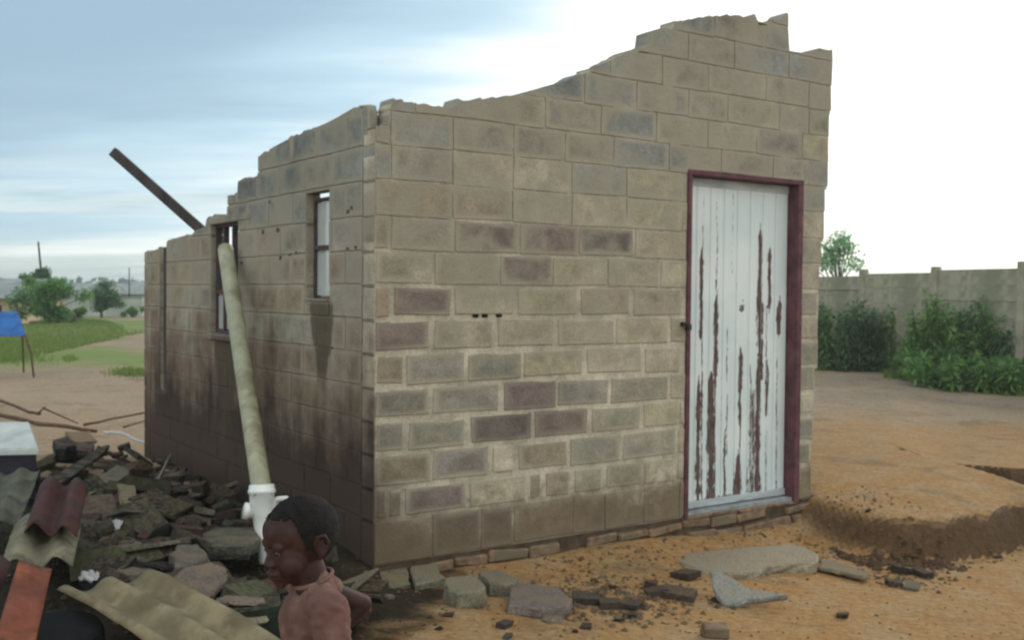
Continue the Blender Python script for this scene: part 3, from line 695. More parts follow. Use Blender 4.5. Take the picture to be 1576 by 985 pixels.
# uncountable crumbs of mortar and gravel
def crumbs(name, regions, label, cat):
    vs, fs = [], []
    for (fn, n_, s0, s1) in regions:
        xy_ = [fn() for _ in range(n_)]; zs_ = gh(np.array([p[0] for p in xy_]), np.array([p[1] for p in xy_]))
        for (x, y), z in zip(xy_, zs_):
            z = float(z); sz = s0*(s1/s0)**R.random()
            base = len(vs); a0 = R.uniform(0, 6.28)
            pts = [Vector((math.cos(a0+i*1.57)*sz*R.uniform(.6, 1.1), math.sin(a0+i*1.57)*sz*R.uniform(.6, 1.1), sz*R.uniform(-.2, .2))) for i in range(4)]+[Vector((R.uniform(-.3, .3)*sz, R.uniform(-.3, .3)*sz, sz*R.uniform(.4, .8)))]
            vs += [(x+p.x, y+p.y, z+p.z+sz*.08) for p in pts]; fs += [(base+i, base+(i+1) % 4, base+4) for i in range(4)]
    o = pyobj(name, vs, fs, M_chunk); o.color = (.12, .085, .055, 1); tag(o, label, cat, kind='stuff'); return o
def f_strip():
    s_ = R.uniform(-.1, L+.5); d_ = -abs(R.gauss(0, .45))-.05; p = P0+U*s_+V*d_; return p.x, p.y
def f_mid():
    p = onz(R.gauss(950, 70), R.gauss(925, 22), -.15); return p.x, p.y
def f_right():
    p = onz(R.gauss(1400, 40), R.gauss(893, 10), -.28); return p.x, p.y
def f_bank():
    x = R.uniform(2.1, 4.3); return x, float(np.interp(x, bkx, bky))+R.gauss(.02, .1)
def f_all(): return R.uniform(-1.2, 3.2), R.uniform(3.6, 7.2)
def f_heap(): return R.gauss(-2.1, .7), R.gauss(5.4, .8)
crumbs('gravel', [(f_strip, 900, .005, .02), (f_mid, 700, .006, .03), (f_right, 120, .008, .03), (f_bank, 220, .005, .022), (f_all, 900, .004, .012), (f_heap, 10, .012, .03)], 'crumbs of mortar, clods and gravel scattered over the earth round the house', 'gravel')
def f_clod():
    x = R.uniform(2.25, 2.95); return x, float(np.interp(x, bkx, bky))+R.gauss(-.02, .09)
_c = crumbs('clods', [(f_clod, 260, .015, .055)], 'dark earth clods fallen from the bank beside the house', 'clods'); _c.color = (.085, .05, .03, 1)
_g = crumbs('gravel', [(f_heap, 1800, .008, .028)], 'dark crumbs and dirt between the broken blocks of the heap', 'gravel'); _g.color = (.04, .036, .028, 1)

# ------------------------------------------------------------------ rubble heap on the left
def hz(px, py, up=0.): return onground(px, py, up)
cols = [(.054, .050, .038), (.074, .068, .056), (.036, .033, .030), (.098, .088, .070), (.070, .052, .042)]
names = ['olive-dark', 'greyish', 'blackened', 'paler grey', 'brownish']
poly = [(75, 705), (150, 690), (235, 690), (300, 730), (420, 800), (560, 900), (590, 960), (420, 985), (330, 985), (150, 900), (100, 860), (10, 800), (0, 710)]
def inpoly(x, y, P_):
    c_ = False; j = len(P_)-1
    for i in range(len(P_)):
        if (P_[i][1] > y) != (P_[j][1] > y) and x < (P_[j][0]-P_[i][0])*(y-P_[i][1])/(P_[j][1]-P_[i][1])+P_[i][0]: c_ = not c_
        j = i
    return c_
def zone(x, y):
    if x > 440: return 'behind the child by the house corner' if y < 900 else 'low down between child and house corner'
    if y > 880: return 'between the tan sheet and the child' if x > 300 else 'at the top edge of the tan sheet'
    if x > 330: return 'round the foot of the cream pipe' if y > 790 else 'against the wall above the pipe fitting'
    if x > 230: return 'at the foot of the side wall' if y < 790 else 'beside the rounded brown slab'
    if x > 130: return 'at the back of the heap near the side wall end' if y < 760 else 'in the dark middle of the heap'
    return 'behind the maroon sheet'
heap = []; cnt = 0; tries = 0
while cnt < 215 and tries < 6000:
    tries += 1
    x, y = R.uniform(0, 600), R.uniform(690, 985)
    if not inpoly(x, y, poly): continue
    big = R.random(); w_ = 'large' if big < .13 else ('medium' if big < .45 else 'small')
    sz = {'large': R.uniform(.24, .34), 'medium': R.uniform(.15, .24), 'small': R.uniform(.07, .14)}[w_]
    if x > 430: sz = min(sz, .17)
    lay = R.choice([0, .05, .10]) if sz > .2 else R.choice([.02, .08, .12])
    if 360 < x < 450 and y < 900: lay = min(lay, .02)
    p = hz(x, y, lay); rel = p-P0
    if rel.dot(V) > -.12 and rel.dot(U) > -sz*.6: continue
    if p.z > .40: continue
    if 350 < x < 460 and p.y < 5.80 and proj(p+Vector((0, 0, sz*.45)))[1] < 885: continue
    if (p-Vector((-1.36, 5.62, p.z))).length < .14+sz*.5: continue
    k = R.randrange(5)
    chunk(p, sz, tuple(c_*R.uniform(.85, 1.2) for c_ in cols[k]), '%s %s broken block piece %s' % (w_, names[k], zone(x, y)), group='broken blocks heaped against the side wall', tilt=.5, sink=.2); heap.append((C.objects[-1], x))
    cnt += 1
from collections import defaultdict
ORD = ['leftmost', 'second from the left', 'third from the left', 'fourth from the left', 'fifth from the left', 'sixth from the left', 'seventh from the left', 'eighth from the left']
_gl = defaultdict(list)
for o_, x_ in heap: _gl[o_['label']].append((x_, o_))
for lb_, L_ in _gl.items():
    if len(L_) > 1:
        for n_, (x_, o_) in enumerate(sorted(L_, key=lambda t_: t_[0])): o_['label'] = lb_.replace(' broken block piece', ' block piece').replace(' near the side wall end', '').replace('for', 'for')+', '+ORD[min(n_, 7)]
# named pieces of the heap
slab('oval_slab', [(262, 890), (285, 872), (325, 863), (348, 872), (350, 890), (330, 912), (300, 928), (268, 918), (255, 905)], 0, .05, (.15, .125, .105), 'rounded brownish slab of render tilted on the rubble', 'slab', tiltn=(.15, -.35, .9), planez=(300, 900, .24), rough=.006)
slab('flat_slab', [(300, 826), (330, 812), (396, 812), (400, 826), (380, 838), (310, 840)], .20, .08, (.105, .105, .085), 'grey flat block lying behind the white pipe fitting', 'block')
slab('flat_slab', [(262, 850), (275, 838), (305, 838), (320, 850), (310, 866), (270, 870)], .26, .08, (.13, .115, .10), 'small square-cut block above the rounded brown slab', 'block')
slab('board', [(330, 922), (345, 916), (405, 918), (412, 924), (395, 928), (350, 926)], .20, .02, (.20, .16, .14), 'pinkish grey strip of board lying on the heap left of the child', 'board')
slab('board', [(332, 946), (350, 935), (412, 931), (424, 940), (410, 952), (345, 954)], .17, .03, (.25, .235, .165), 'pale olive flat piece in front of the pinkish strip by the child', 'board')
slab('board', [(340, 956), (400, 955), (398, 985), (372, 1000), (350, 985)], .12, .06, (.11, .10, .095), 'dark slab under the pale olive piece at the bottom edge', 'slab')
slab('block_piece', [(182, 745), (205, 742), (212, 768), (222, 775), (205, 785), (186, 772)], .33, .07, (.20, .17, .11), 'ochre-faced broken block near the middle of the heap', 'block')
slab('block_piece', [(130, 745), (180, 715), (200, 722), (195, 738), (140, 760)], .30, .06, (.12, .12, .09), 'long mossy slab on the upper left of the heap', 'slab')
slab('block_piece', [(150, 830), (165, 822), (225, 830), (220, 842), (160, 845)], .25, .06, (.12, .12, .095), 'long grey block edge right of the red sheet', 'block')
slab('block_piece', [(175, 868), (200, 866), (238, 868), (236, 882), (180, 884)], .24, .06, (.11, .11, .09), 'grey block edge just above the tan corrugated sheet', 'block')
slab('block_piece', [(178, 830+25), (160, 850), (215, 846), (224, 858), (190, 866)], .22, .05, (.09, .09, .07), 'low dark flat piece between two grey block edges', 'block')
M_white = simple('white_plastic', (.42, .43, .43), .5, .12, 8, .001)
def crumple(name, px, py, up, sx, sy, label):
    p = hz(px, py, up); bm = bmesh.new(); g_ = [[None]*9 for _ in range(9)]
    for i in range(9):
        for j in range(9):
            a_, b_ = (i/8-.5)*2, (j/8-.5)*2
            g_[i][j] = bm.verts.new((a_*sx*(1-.25*b_*b_), b_*sy, .5*min(sx, sy)*(1-a_*a_-b_*b_)*.5+.03*mnoise.noise((a_*2.2, b_*2.2, px))))
    for i in range(8):
        for j in range(8): bm.faces.new((g_[i][j], g_[i+1][j], g_[i+1][j+1], g_[i][j+1]))
    o = bmobj(name, bm, M_white, smooth=True); so_ = o.modifiers.new('t', 'SOLIDIFY'); so_.thickness = .004; o.location = p; o.rotation_euler = (.5, 0, R.uniform(-.4, .4)); tag(o, label, 'litter'); return o
crumple('plastic_scrap', 173, 808, .13, .05, .04, 'crumpled white plastic scrap in the dark middle of the heap')
crumple('plastic_scrap', 137, 887, .16, .05, .028, 'white curled plastic scrap at the top edge of the tan sheet')
M_stickp = simple('pale_stick', (.19, .18, .15), .8, .25, 20, .003)
M_stick = simple('brown_branch', (.10, .062, .04), .9, .35, 16, .004)
def stick(pts, r_, mat, label, name='stick', cat='stick', br=()):
    bm = bmesh.new(); P_ = [Vector(p) for p in pts]
    fine = []
    for a_, b_ in zip(P_, P_[1:]):
        for k in range(4): fine.append(a_.lerp(b_, k/4)+Vector([R.uniform(-1, 1)*r_*.35 for _ in range(3)]))
    fine.append(P_[-1]); base = P_[0].copy()
    addtube(bm, [p-base for p in fine], [r_*(1-.35*i/len(fine)) for i in range(len(fine))], 8)
    for bpts in br: addtube(bm, [Vector(p)-base for p in bpts], [r_*.6, r_*.3][:len(bpts)] if len(bpts) == 2 else r_*.4, 6)
    o = bmobj(name, bm, mat, smooth=True); o.location = base; tag(o, label, cat); return o
stick([hz(232, 758, .10), hz(264, 722, .06)+Vector((0, 0, .12))], .013, M_stickp, 'short pale stick leaning on the heap near the side wall')
stick([hz(-30, 605, .05), hz(45, 634, .12), hz(62, 637, .12)], .022, M_stick, 'crooked branch with knotted end at the far left of the heap', 'branch', 'branch', br=[[hz(58, 637, .12), hz(70, 626, .2)], [hz(66, 628, .16), hz(120, 652, .1)]])
stick([hz(-30, 634, .12), hz(60, 652, .12), hz(148, 664, .10)], .026, M_stick, 'long straight brown branch lying over the left of the heap', 'branch', 'branch')
stick([hz(130, 654, .10), hz(175, 645, .10), hz(240, 632, .10)], .016, M_stick, 'thin twig rising towards the end of the side wall', 'branch', 'branch')
stick([hz(190, 658, .08), hz(222, 648, .08)], .012, M_stick, 'short thin twig just below the one by the side wall', 'branch', 'branch')
stick([hz(160, 666, .1), hz(185, 666, .12), hz(205, 676, .12), hz(232, 684, .1)], .017, M_white, 'bent white pipe offcut at the back of the heap', 'pipe_offcut', 'pipe')
slab('dark_board', [(75, 740), (150, 690), (168, 684), (160, 696), (92, 746)], .32, .025, (.03, .03, .028), 'black charred board lying across the back of the heap', 'board')
slab('dark_lump', [(82, 678), (104, 670), (116, 684), (100, 690), (84, 690)], .24, .10, (.028, .028, .028), 'black lump behind the charred board', 'rubble')
slab('plank', [(100, 664), (140, 664), (150, 678), (112, 680)], .16, .03, (.19, .13, .08), 'tan plank end showing under the long branch', 'board')

# white-lidded dark box
bx = empty('storage_box', hz(20, 735, .0)); tag(bx, 'dark box with a white lid at the left edge of the heap', 'box')
M_box = simple('navy_box_side', (.022, .02, .035), .5, .3, 9, .002)
M_lid = simple('dirty_white_lid', (.50, .53, .52), .6, .2, 5, .002, col2=(.38, .42, .37), thr=(.5, .65), sc2=2.5)
f0, f1, k1, k0 = [atd(x, y, d_) for x, y, d_ in ((-75, 693, 7.), (60, 691, 7.), (45, 649, 7.42), (-75, 649, 7.42))]; bx.location = (f1.x, f1.y, 0)
def loc8(pts, dz0_, dz1_):
    bm = bmesh.new(); a8 = [bm.verts.new((p.x-f1.x, p.y-f1.y, p.z+dz0_)) for p in pts]; b8 = [bm.verts.new((p.x-f1.x, p.y-f1.y, (p.z+dz1_) if dz1_ > -5 else -.1)) for p in pts]
    bm.faces.new(a8); bm.faces.new(b8[::-1])
    for k in range(4): bm.faces.new((a8[k], a8[(k+1) % 4], b8[(k+1) % 4], b8[k]))
    bmesh.ops.bevel(bm, geom=list(bm.edges), offset=.008, segments=2, affect='EDGES'); return bm
sh = Vector((.03, 0, 0)); bmobj('lid', loc8([f0, f1, k1, k0], 0, -.045), M_lid, bx)
bmobj('box_body', loc8([f0+Vector((0, .03, 0)), f1+Vector((-.03, .03, 0)), k1+Vector((-.03, -.03, 0)), k0+Vector((0, -.03, 0))], -.03, -9), M_box, bx)

# corrugated sheets
def corr(name, O, A, B, pitch, amp, mat, label, thick=.006, sag=0., curl=0., na=26, nb=14, cat='roof sheet', phase=0.):
    """sheet with origin O, width vector A across the waves, length vector B along them"""
    O = Vector(O); A = Vector(A); B = Vector(B); N_ = A.cross(B).normalized(); 
    if N_.z < 0: N_ = -N_
    w_ = A.length; nw = int(w_/pitch*12); vs, fs = [], []
    for i in range(nb+1):
        for j in range(nw+1):
            u_, v_ = j/nw, i/nb
            e = .012*mnoise.noise((u_*6, v_*5, w_))
            p = A*u_+B*(v_+e*(1 if i in (0, nb) else 0)*2)+N_*(amp*math.sin(u_*w_/pitch*2*math.pi+phase)+sag*(1-(2*v_-1)**2)+curl*(1-(2*u_-1)**2)+e)
            vs.append(p)
    for i in range(nb):
        for j in range(nw): k = i*(nw+1)+j; fs.append((k, k+1, k+nw+2, k+nw+1))
    o = pyobj(name, [tuple(v_) for v_ in vs], fs, mat, smooth=True); o.location = O; mo = o.modifiers.new('t', 'SOLIDIFY'); mo.thickness = thick; mo.offset = 0; tag(o, label, cat); return o
def dv(p, q_): return Vector(q_)-Vector(p)
M_asb = simple('tan_fibre_cement', (.21, .175, .105), .9, .3, 6, .004, col2=(.13, .105, .06), thr=(.45, .65), sc2=3.5)
M_asb2 = simple('grey_fibre_cement', (.19, .175, .12), .9, .35, 6, .004, col2=(.09, .085, .06), thr=(.45, .62), sc2=5)
M_mar = simple('maroon_painted_sheet', (.062, .022, .020), .85, .35, 7, .003, col2=(.05, .03, .025), sc2=6)
M_org = simple('orange_rusty_sheet', (.17, .050, .025), .75, .35, 7, .003, col2=(.33, .10, .028), thr=(.52, .7), sc2=4)
# tan sheet: ridges run from upper left to lower right
t0 = onz(135, 893, .30); t1 = onz(215, 880, .33); b0 = onz(330, 1010, .16)
t1 = onz(232, 884, .30)
corr('corrugated_sheet', onz(88, 912, .27), dv(onz(88, 912, .27), onz(235, 884, .30)), dv(onz(135, 893, .29), onz(345, 1020, .12)), .165, .024, M_asb, 'tan corrugated fibre-cement sheet at the bottom of the heap', sag=.02, phase=.5)
O_ = onz(62, 738, .52); corr('corrugated_sheet', O_, dv(O_, onz(134, 745, .52)), dv(O_, onz(36, 812, .42)), .17, .028, M_mar, 'maroon corrugated sheet upright in the heap by the boxes', phase=-1.2)
O_ = onz(22, 800, .40); corr('corrugated_sheet', O_, dv(O_, onz(126, 795, .41)), dv(O_, onz(-4, 872, .30)), .17, .03, M_asb2, 'grey-green corrugated sheet end under the maroon one', phase=-1.2)
O_ = onz(-12, 730, .42); corr('corrugated_sheet', O_, dv(O_, onz(62, 722, .42)), dv(O_, onz(-60, 815, .34)), .15, .018, simple('mossy_fibre_cement', (.10, .10, .07), .9, .35, 6, .004, col2=(.055, .055, .04), sc2=5), 'dark mossy corrugated sheet below the white-lidded box', phase=1)
O_ = onz(28, 868, .42); corr('rusty_sheet', O_, dv(O_, onz(80, 874, .40)), dv(O_, onz(-12, 1000, .32)), .22, .014, M_org, 'orange rusty bent sheet in the bottom left corner', curl=.012, cat='roof sheet', thick=.004, phase=2.2)
O_ = onz(-30, 868, .38); corr('ridge_tile', O_, dv(O_, onz(18, 868, .38)), dv(O_, onz(-75, 960, .32)), .40, .0, M_mar, 'dull red curved ridge piece cut by the left edge', curl=.04, cat='ridge tile')
# plain black dome filling the gap under the tan sheet
M_dome = simple('matte_black', (.006, .006, .006), .9, .2, 12, .002)
ty = empty('black_dome'); pt = onz(92, 1000, .10); ty.location = pt; ty.rotation_euler = (.15, .12, 0); tag(ty, 'black dome filling the gap beneath the edge of the tan corrugated sheet', 'tub')
def lathe(name, prof_, mat, parent, seg=48):
    vs = [(r_*math.cos(2*math.pi*k/seg), r_*math.sin(2*math.pi*k/seg), z_) for r_, z_ in prof_ for k in range(seg)]; n_ = len(prof_)
    fs = [(i*seg+k, i*seg+(k+1) % seg, (i+1)*seg+(k+1) % seg, (i+1)*seg+k) for i in range(n_-1) for k in range(seg)]; return pyobj(name, vs, fs, mat, parent, smooth=True)
lathe('dome_body', [(.001, .10), (.12, .10), (.145, .095), (.155, .08), (.175, -.04), (.178, -.06)], M_dome, ty); lathe('rim', [(.176, -.05), (.192, -.052), (.194, -.066), (.176, -.068)], M_dome, ty)
# flat broken sheet fragments strewn over the heap
M_frag = M_chunk; nf_ = 0
def frag(x, y, sz, up, col, label, tl):
    p = hz(x, y, up); n_ = R.randint(5, 7); ang = sorted(R.uniform(0, 6.28) for _ in range(n_)); bm = bmesh.new(); rr_ = [R.uniform(.6, 1.) for _ in ang]; asp = R.uniform(.35, .75)
    pts = [(sz*.5*r_*math.cos(a_), sz*.5*asp*r_*math.sin(a_)) for a_, r_ in zip(ang, rr_)]; th_ = R.uniform(.012, .04)
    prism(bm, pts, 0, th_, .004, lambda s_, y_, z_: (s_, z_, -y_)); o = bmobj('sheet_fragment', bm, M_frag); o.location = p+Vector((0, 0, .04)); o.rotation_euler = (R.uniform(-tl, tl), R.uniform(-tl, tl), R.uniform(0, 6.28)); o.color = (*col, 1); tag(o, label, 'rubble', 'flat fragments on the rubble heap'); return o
fr = []
while len(fr) < 85:
    x, y = R.uniform(60, 560), R.uniform(700, 960)
    if not inpoly(x, y, poly): continue
    p = hz(x, y, .1); rel = p-P0; sz = R.uniform(.16, .46)
    if (rel.dot(V) > -.1 and rel.dot(U) > -sz*.5) or (330 < x < 480 and (p.y < 5.85 or abs(x-400) < 45)) or (x > 440 and y < 880): continue
    cc = R.choice([(.05, .05, .038), (.085, .082, .062), (.12, .112, .085), (.065, .05, .042), (.032, .032, .03)]); fr.append((x, frag(x, y, sz, R.uniform(.04, .12), cc, '', .5), x, y, cc, sz))
_gl = defaultdict(list)
for x_, o_, px_, py_, cc, sz in fr:
    o_['label'] = '%s flat %s sheet fragment %s' % ('long' if sz > .3 else 'short', {.05: 'olive', .085: 'grey', .12: 'pale grey', .065: 'brown', .032: 'black'}[cc[0]], zone(px_, py_)); _gl[o_['label']].append((x_, o_))
for lb_, L_ in _gl.items():
    if len(L_) > 1:
        for n_, (x_, o_) in enumerate(sorted(L_, key=lambda t_: t_[0])): o_['label'] = lb_.replace(' near the side wall end', '')+', '+ORD[min(n_, 7)]

for o_ in C.objects:
    l_ = o_.get('label')
    if l_ and len(l_.split()) > 16:
        for a_, b_ in ((' block piece', ' block'), (' sheet fragment', ' fragment'), ('in the dark middle of the heap', 'mid-heap'), ('between the tan sheet and the child', 'between tan sheet and child'), ('at the back of the heap', 'at the back'), ('low down between', 'between'), ('against the wall above the pipe fitting', 'above the pipe fitting'), ('behind the child by the house corner', 'behind the child'), ('at the top edge of the tan sheet', 'along the tan sheet')):
            if len(l_.split()) > 16: l_ = l_.replace(a_, b_)
        o_['label'] = l_
# ------------------------------------------------------------------ leaning pipe with its white fitting
M_pvc = simple('dirty_cream_pipe', (.34, .345, .235), .5, .22, 5, .001, spec=.4, col2=(.22, .20, .13), thr=(.45, .62), sc2=4, stretch=(1, 1, .35))
M_fit = simple('white_pvc_fitting', (.72, .75, .73), .35, .06, 6, .0005, spec=.5)
pT = onplane(347, 384, P0+U*(-.075), U); pB = atd(403, 757, 5.66)
pp = empty('drain_pipe', pB); tag(pp, 'long cream drain pipe leaning on the side wall, ending in a white fitting', 'pipe')
ax = (pT-pB).normalized(); Ln = (pT-pB).length
bm = bmesh.new(); addtube(bm, [ax*(-.05), ax*Ln*.5, ax*Ln], .054, 28, False); addtube(bm, [ax*Ln, ax*Ln*.5, ax*(-.05)], .050, 28, False); o = bmobj('pipe', bm, M_pvc, pp, smooth=True)
bm = bmesh.new(); addtube(bm, [ax*(Ln-.001), ax*(Ln+.004)], .0545, 28); bmobj('cut_end', bm, M_pvc, pp)
fB = atd(405, 869, 5.60)-pB; fd = fB.normalized(); fl = fB.length
bm = bmesh.new()
def fp(k): return fB*k
addtube(bm, [fp(-.10), fp(-.03), fp(-.025), fp(.02), fp(.03), fp(.28), fp(.36), fp(.62), fp(.64), fp(.68), fp(.70), fp(.97), fp(1)], [.066, .070, .074, .074, .067, .066, .054, .036, .042, .042, .034, .024, .018], 24)
bmobj('reducer', bm, M_fit, pp, smooth=True)
bm = bmesh.new(); sd = Vector((-.82, -.35, .2)).normalized()
q0 = fp(.30); addtube(bm, [q0, q0+sd*.075, q0+sd*.076, q0+sd*.10], [.036, .036, .046, .044], 18); bmobj('side_branch', bm, M_fit, pp, smooth=True)
bm = bmesh.new(); e1 = atd(441, 767, 5.55)-pB
arc = [fp(.45), fp(.28)+Vector((.05, 0, -.0)), fp(.10)+Vector((.085, 0, 0)), e1]
addtube(bm, arc, [.026, .022, .016, .012], 12); bmobj('lever_arm', bm, M_fit, pp, smooth=True)

# ------------------------------------------------------------------ timber sticking up behind the side wall
wl = left(279, 362); base = P0+V*wl[0]+U*.2+Vector((0, 0, wl[1]+.02)); tipd = ray(174, 233); tip = CAM+tipd*((base.y+.15)/tipd.y)
dirn = (base-tip).normalized(); foot_ = base+dirn*((base.z-.05)/abs(dirn.z))
kk = 1.0
bm = bmesh.new()
side_ = dirn.cross(Vector((0, 1, 0))).normalized(); up_ = dirn.cross(side_)
lenT = (foot_-tip).length
mtx = Matrix((side_, up_, dirn)).transposed().to_4x4()
addbox(bm, -.04, .04, -.03, .03, 0, lenT, .004); bmesh.ops.transform(bm, matrix=mtx, verts=bm.verts)
o = bmobj('roof_timber', bm, M_oldwood); o.location = tip; tag(o, 'dark timber beam sticking up at a slant behind the side wall', 'beam')

# ------------------------------------------------------------------ precast wall on the right
M_pre = simple('precast_concrete', (.31, .30, .225), .93, .3, 2.2, .006, col2=(.21, .215, .15), thr=(.45, .65), sc2=1.2)
FA = onz(1240, 562, -.05); FBp = onz(1640, 605, -.05)
fdir = (FBp-FA); fdir.z = 0; fdir = fdir.normalized(); fdir_full = (FBp-FA).length
fA = FA-fdir*6.; pwall = empty('boundary_wall', fA, math.atan2(fdir.y, fdir.x)); tag(pwall, 'long precast concrete panel wall with posts behind the weeds', 'wall')
step = 1.95; npan = int((fdir_full+14)/step); 
i0 = None
post_me = None; pan_me = None
for i in range(npan+1):
    if post_me is None:
        bm = bmesh.new(); addbox(bm, -.075, .075, -.07, .07, -.3, 2.0, .015); o = bmobj('post', bm, M_pre, pwall); post_me = o.data
    else: o = link('post', post_me, pwall)
    zr = .16*max(0, (i*step-6)/fdir_full); o.location = (i*step, 0, zr+R.uniform(-.03, .03))
    if i == npan: break
    for c_ in range(7):
        if pan_me is None:
            bm = bmesh.new(); addbox(bm, .07, step-.07, -.022, .022, -.002, .282, .006); o = bmobj('panel', bm, M_pre, pwall); pan_me = o.data
        else: o = link('panel', pan_me, pwall)
        o.location = (i*step, R.uniform(-.018, .018), zr-.05+c_*.283); pass

# ------------------------------------------------------------------ plants
def leafmat(name, c1, c2, c3):
    m, q, b = newmat(name); g_ = q.new('ShaderNodeNewGeometry'); rnd = g_.outputs['Random Per Island']
    c = q.mix(q.ss(rnd, 0, .6), c1, c2); c = q.mix(q.ss(rnd, .75, 1.), c, c3)
    q.put(b.inputs['Base Color'], c); b.inputs['Roughness'].default_value = .55; b.inputs['Specular IOR Level'].default_value = .3
    o = [n for n in q.n if n.type == 'OUTPUT_MATERIAL'][0]; tr = q.new('ShaderNodeBsdfTranslucent'); q.put(tr.inputs[0], c); ms = q.new('ShaderNodeMixShader'); ms.inputs[0].default_value = .42
    q.l.new(b.outputs[0], ms.inputs[1]); q.l.new(tr.outputs[0], ms.inputs[2]); q.l.new(ms.outputs[0], o.inputs[0]); return m
M_leaf = leafmat('weed_leaf', (.10, .22, .065), (.15, .30, .08), (.24, .38, .09))
M_leafd = leafmat('dark_leaf', (.055, .13, .055), (.09, .18, .07), (.13, .24, .08))
M_leafl = leafmat('light_leaf', (.16, .34, .17), (.22, .44, .20), (.28, .52, .22))
M_grass = leafmat('grass_blade', (.12, .19, .04), (.17, .24, .06), (.22, .26, .09))
M_stem = simple('green_stem', (.06, .08, .035), .8, .3, 20, .002)
M_bark = simple('grey_bark', (.09, .075, .055), .9, .3, 12, .01)
def leaf(vs, fs, p, d, ln, wd_):
    d = Vector(d).normalized(); sd_ = d.cross(Vector((R.uniform(-.4, .4), R.uniform(-.4, .4), 1))).normalized(); dn = Vector((0, 0, -ln*.18)); i = len(vs)
    vs += [tuple(p), tuple(p+d*ln*.5+sd_*wd_/2), tuple(p+d*ln+dn), tuple(p+d*ln*.5-sd_*wd_/2)]; fs += [(i, i+1, i+2), (i, i+2, i+3)]
def rdir(zb_=0.):
    while True:
        v_ = Vector((R.uniform(-1, 1), R.uniform(-1, 1), R.uniform(-1, 1)))
        if .05 < v_.length < 1: v_ = v_.normalized(); v_.z += zb_; return v_.normalized()
def weed_lib(h, nst, spread, lsz, nl):
    """upright leafy weed: stems mesh + leaves mesh"""
    bm = bmesh.new(); vs, fs = [], []
    for s_ in range(nst):
        a_ = R.uniform(0, 6.28); r_ = spread*R.random()**.5; x_, y_ = r_*math.cos(a_), r_*math.sin(a_); hh = h*R.uniform(.55, 1.); lx, ly = x_*.35+R.uniform(-.08, .08), y_*.35+R.uniform(-.08, .08)
        addtube(bm, [(x_, y_, -.03), (x_+lx*.4, y_+ly*.4, hh*.5), (x_+lx, y_+ly, hh)], [.012, .009, .004], 5)
        for k in range(nl):
            t_ = R.uniform(.02, 1)**.8; p = Vector((x_+lx*t_, y_+ly*t_, hh*t_)); dd = rdir(.1)
            off = dd*R.uniform(0, .14)*(1.15-t_*.6); leaf(vs, fs, p+off, dd, lsz*R.uniform(.6, 1.3), lsz*.42)
    return bm, vs, fs
wl_ = []
for k in range(5):
    bm, vs, fs = weed_lib([1.0, 1.35, .75, 1.6, .55][k], [12, 11, 13, 8, 14][k], [.42, .36, .5, .25, .6][k], .12, 110)
    bmesh.ops.recalc_face_normals(bm, faces=bm.faces); ms_ = bpy.data.meshes.new('stems'); bm.to_mesh(ms_); bm.free(); ms_.materials.append(M_stem)
    mls = []
    for mt in (M_leaf, M_leafd):
        ml = bpy.data.meshes.new('leaves'); ml.from_pydata(vs, [], fs); ml.materials.append(mt); mls.append(ml)
    wl_.append((ms_, mls))
def weed(px, py, k, dark, sc_, label, group=None, off=0):
    p = onz(px, py, -.05); p.z = ghf(p.x, p.y); e = empty('weed_plant', p, R.uniform(0, 6.28)); e.scale = (sc_,)*3
    tag(e, label, 'weed', group); link('stems', wl_[k][0], e)['kind'] = 'stuff'; link('foliage', wl_[k][1][dark], e)['kind'] = 'stuff'
G_ = 'tall weeds growing along the precast wall'
rows_ = [(1268, 572, 1, 0, .9), (1290, 574, 1, 1, .95), (1312, 573, 3, 1, .85), (1330, 574, 1, 1, 1.), (1350, 574, 1, 1, .95), (1372, 573, 0, 0, .9), (1390, 574, 3, 0, .9), (1408, 576, 0, 0, 1.0), (1428, 582, 3, 1, 1.), (1420, 588, 2, 0, .8), (1446, 586, 1, 0, .95), (1470, 588, 1, 0, 1.), (1490, 590, 0, 0, 1.1), (1512, 590, 1, 0, .85), (1535, 592, 1, 1, .85), (1558, 592, 0, 1, 1.1), (1585, 594, 1, 0, .9), (1610, 596, 1, 0, .9),
  (1440, 592, 4, 0, 1.), (1465, 595, 4, 0, 1.), (1490, 598, 4, 0, 1.), (1515, 599, 4, 0, 1.), (1540, 600, 4, 0, 1.05), (1565, 601, 4, 0, 1.1), (1590, 602, 4, 0, 1.), (1383, 575, 0, 0, .85), (1396, 576, 1, 0, .85), (1405, 577, 1, 0, .8), (1418, 579, 0, 0, .8), (1436, 582, 1, 0, .9), (1456, 583, 0, 0, 1.), (1478, 585, 1, 0, 1.), (1500, 586, 0, 0, 1.), (1550, 590, 1, 0, 1.), (1400, 580, 4, 0, .7), (1380, 577, 4, 1, .55), (1460, 584, 3, 0, 1.05), (1482, 588, 3, 0, .95), (1504, 590, 3, 1, 1.1), (1526, 592, 3, 0, .9), (1548, 594, 3, 0, 1.1), (1300, 573, 3, 0, .95), (1340, 574, 3, 0, 1.), (1572, 596, 3, 1, 1.)]
NTH = ['first', 'second', 'third', 'fourth', 'fifth', 'sixth', 'seventh', 'eighth', 'ninth', 'tenth', 'eleventh', 'twelfth', 'thirteenth', 'fourteenth', 'fifteenth', 'sixteenth', 'seventeenth', 'eighteenth', 'nineteenth', 'twentieth', 'twenty-first', 'twenty-second', 'twenty-third', 'twenty-fourth', 'twenty-fifth', 'twenty-sixth']
cn3 = {0: 0, 1: 0, 2: 0}; rows_.sort()
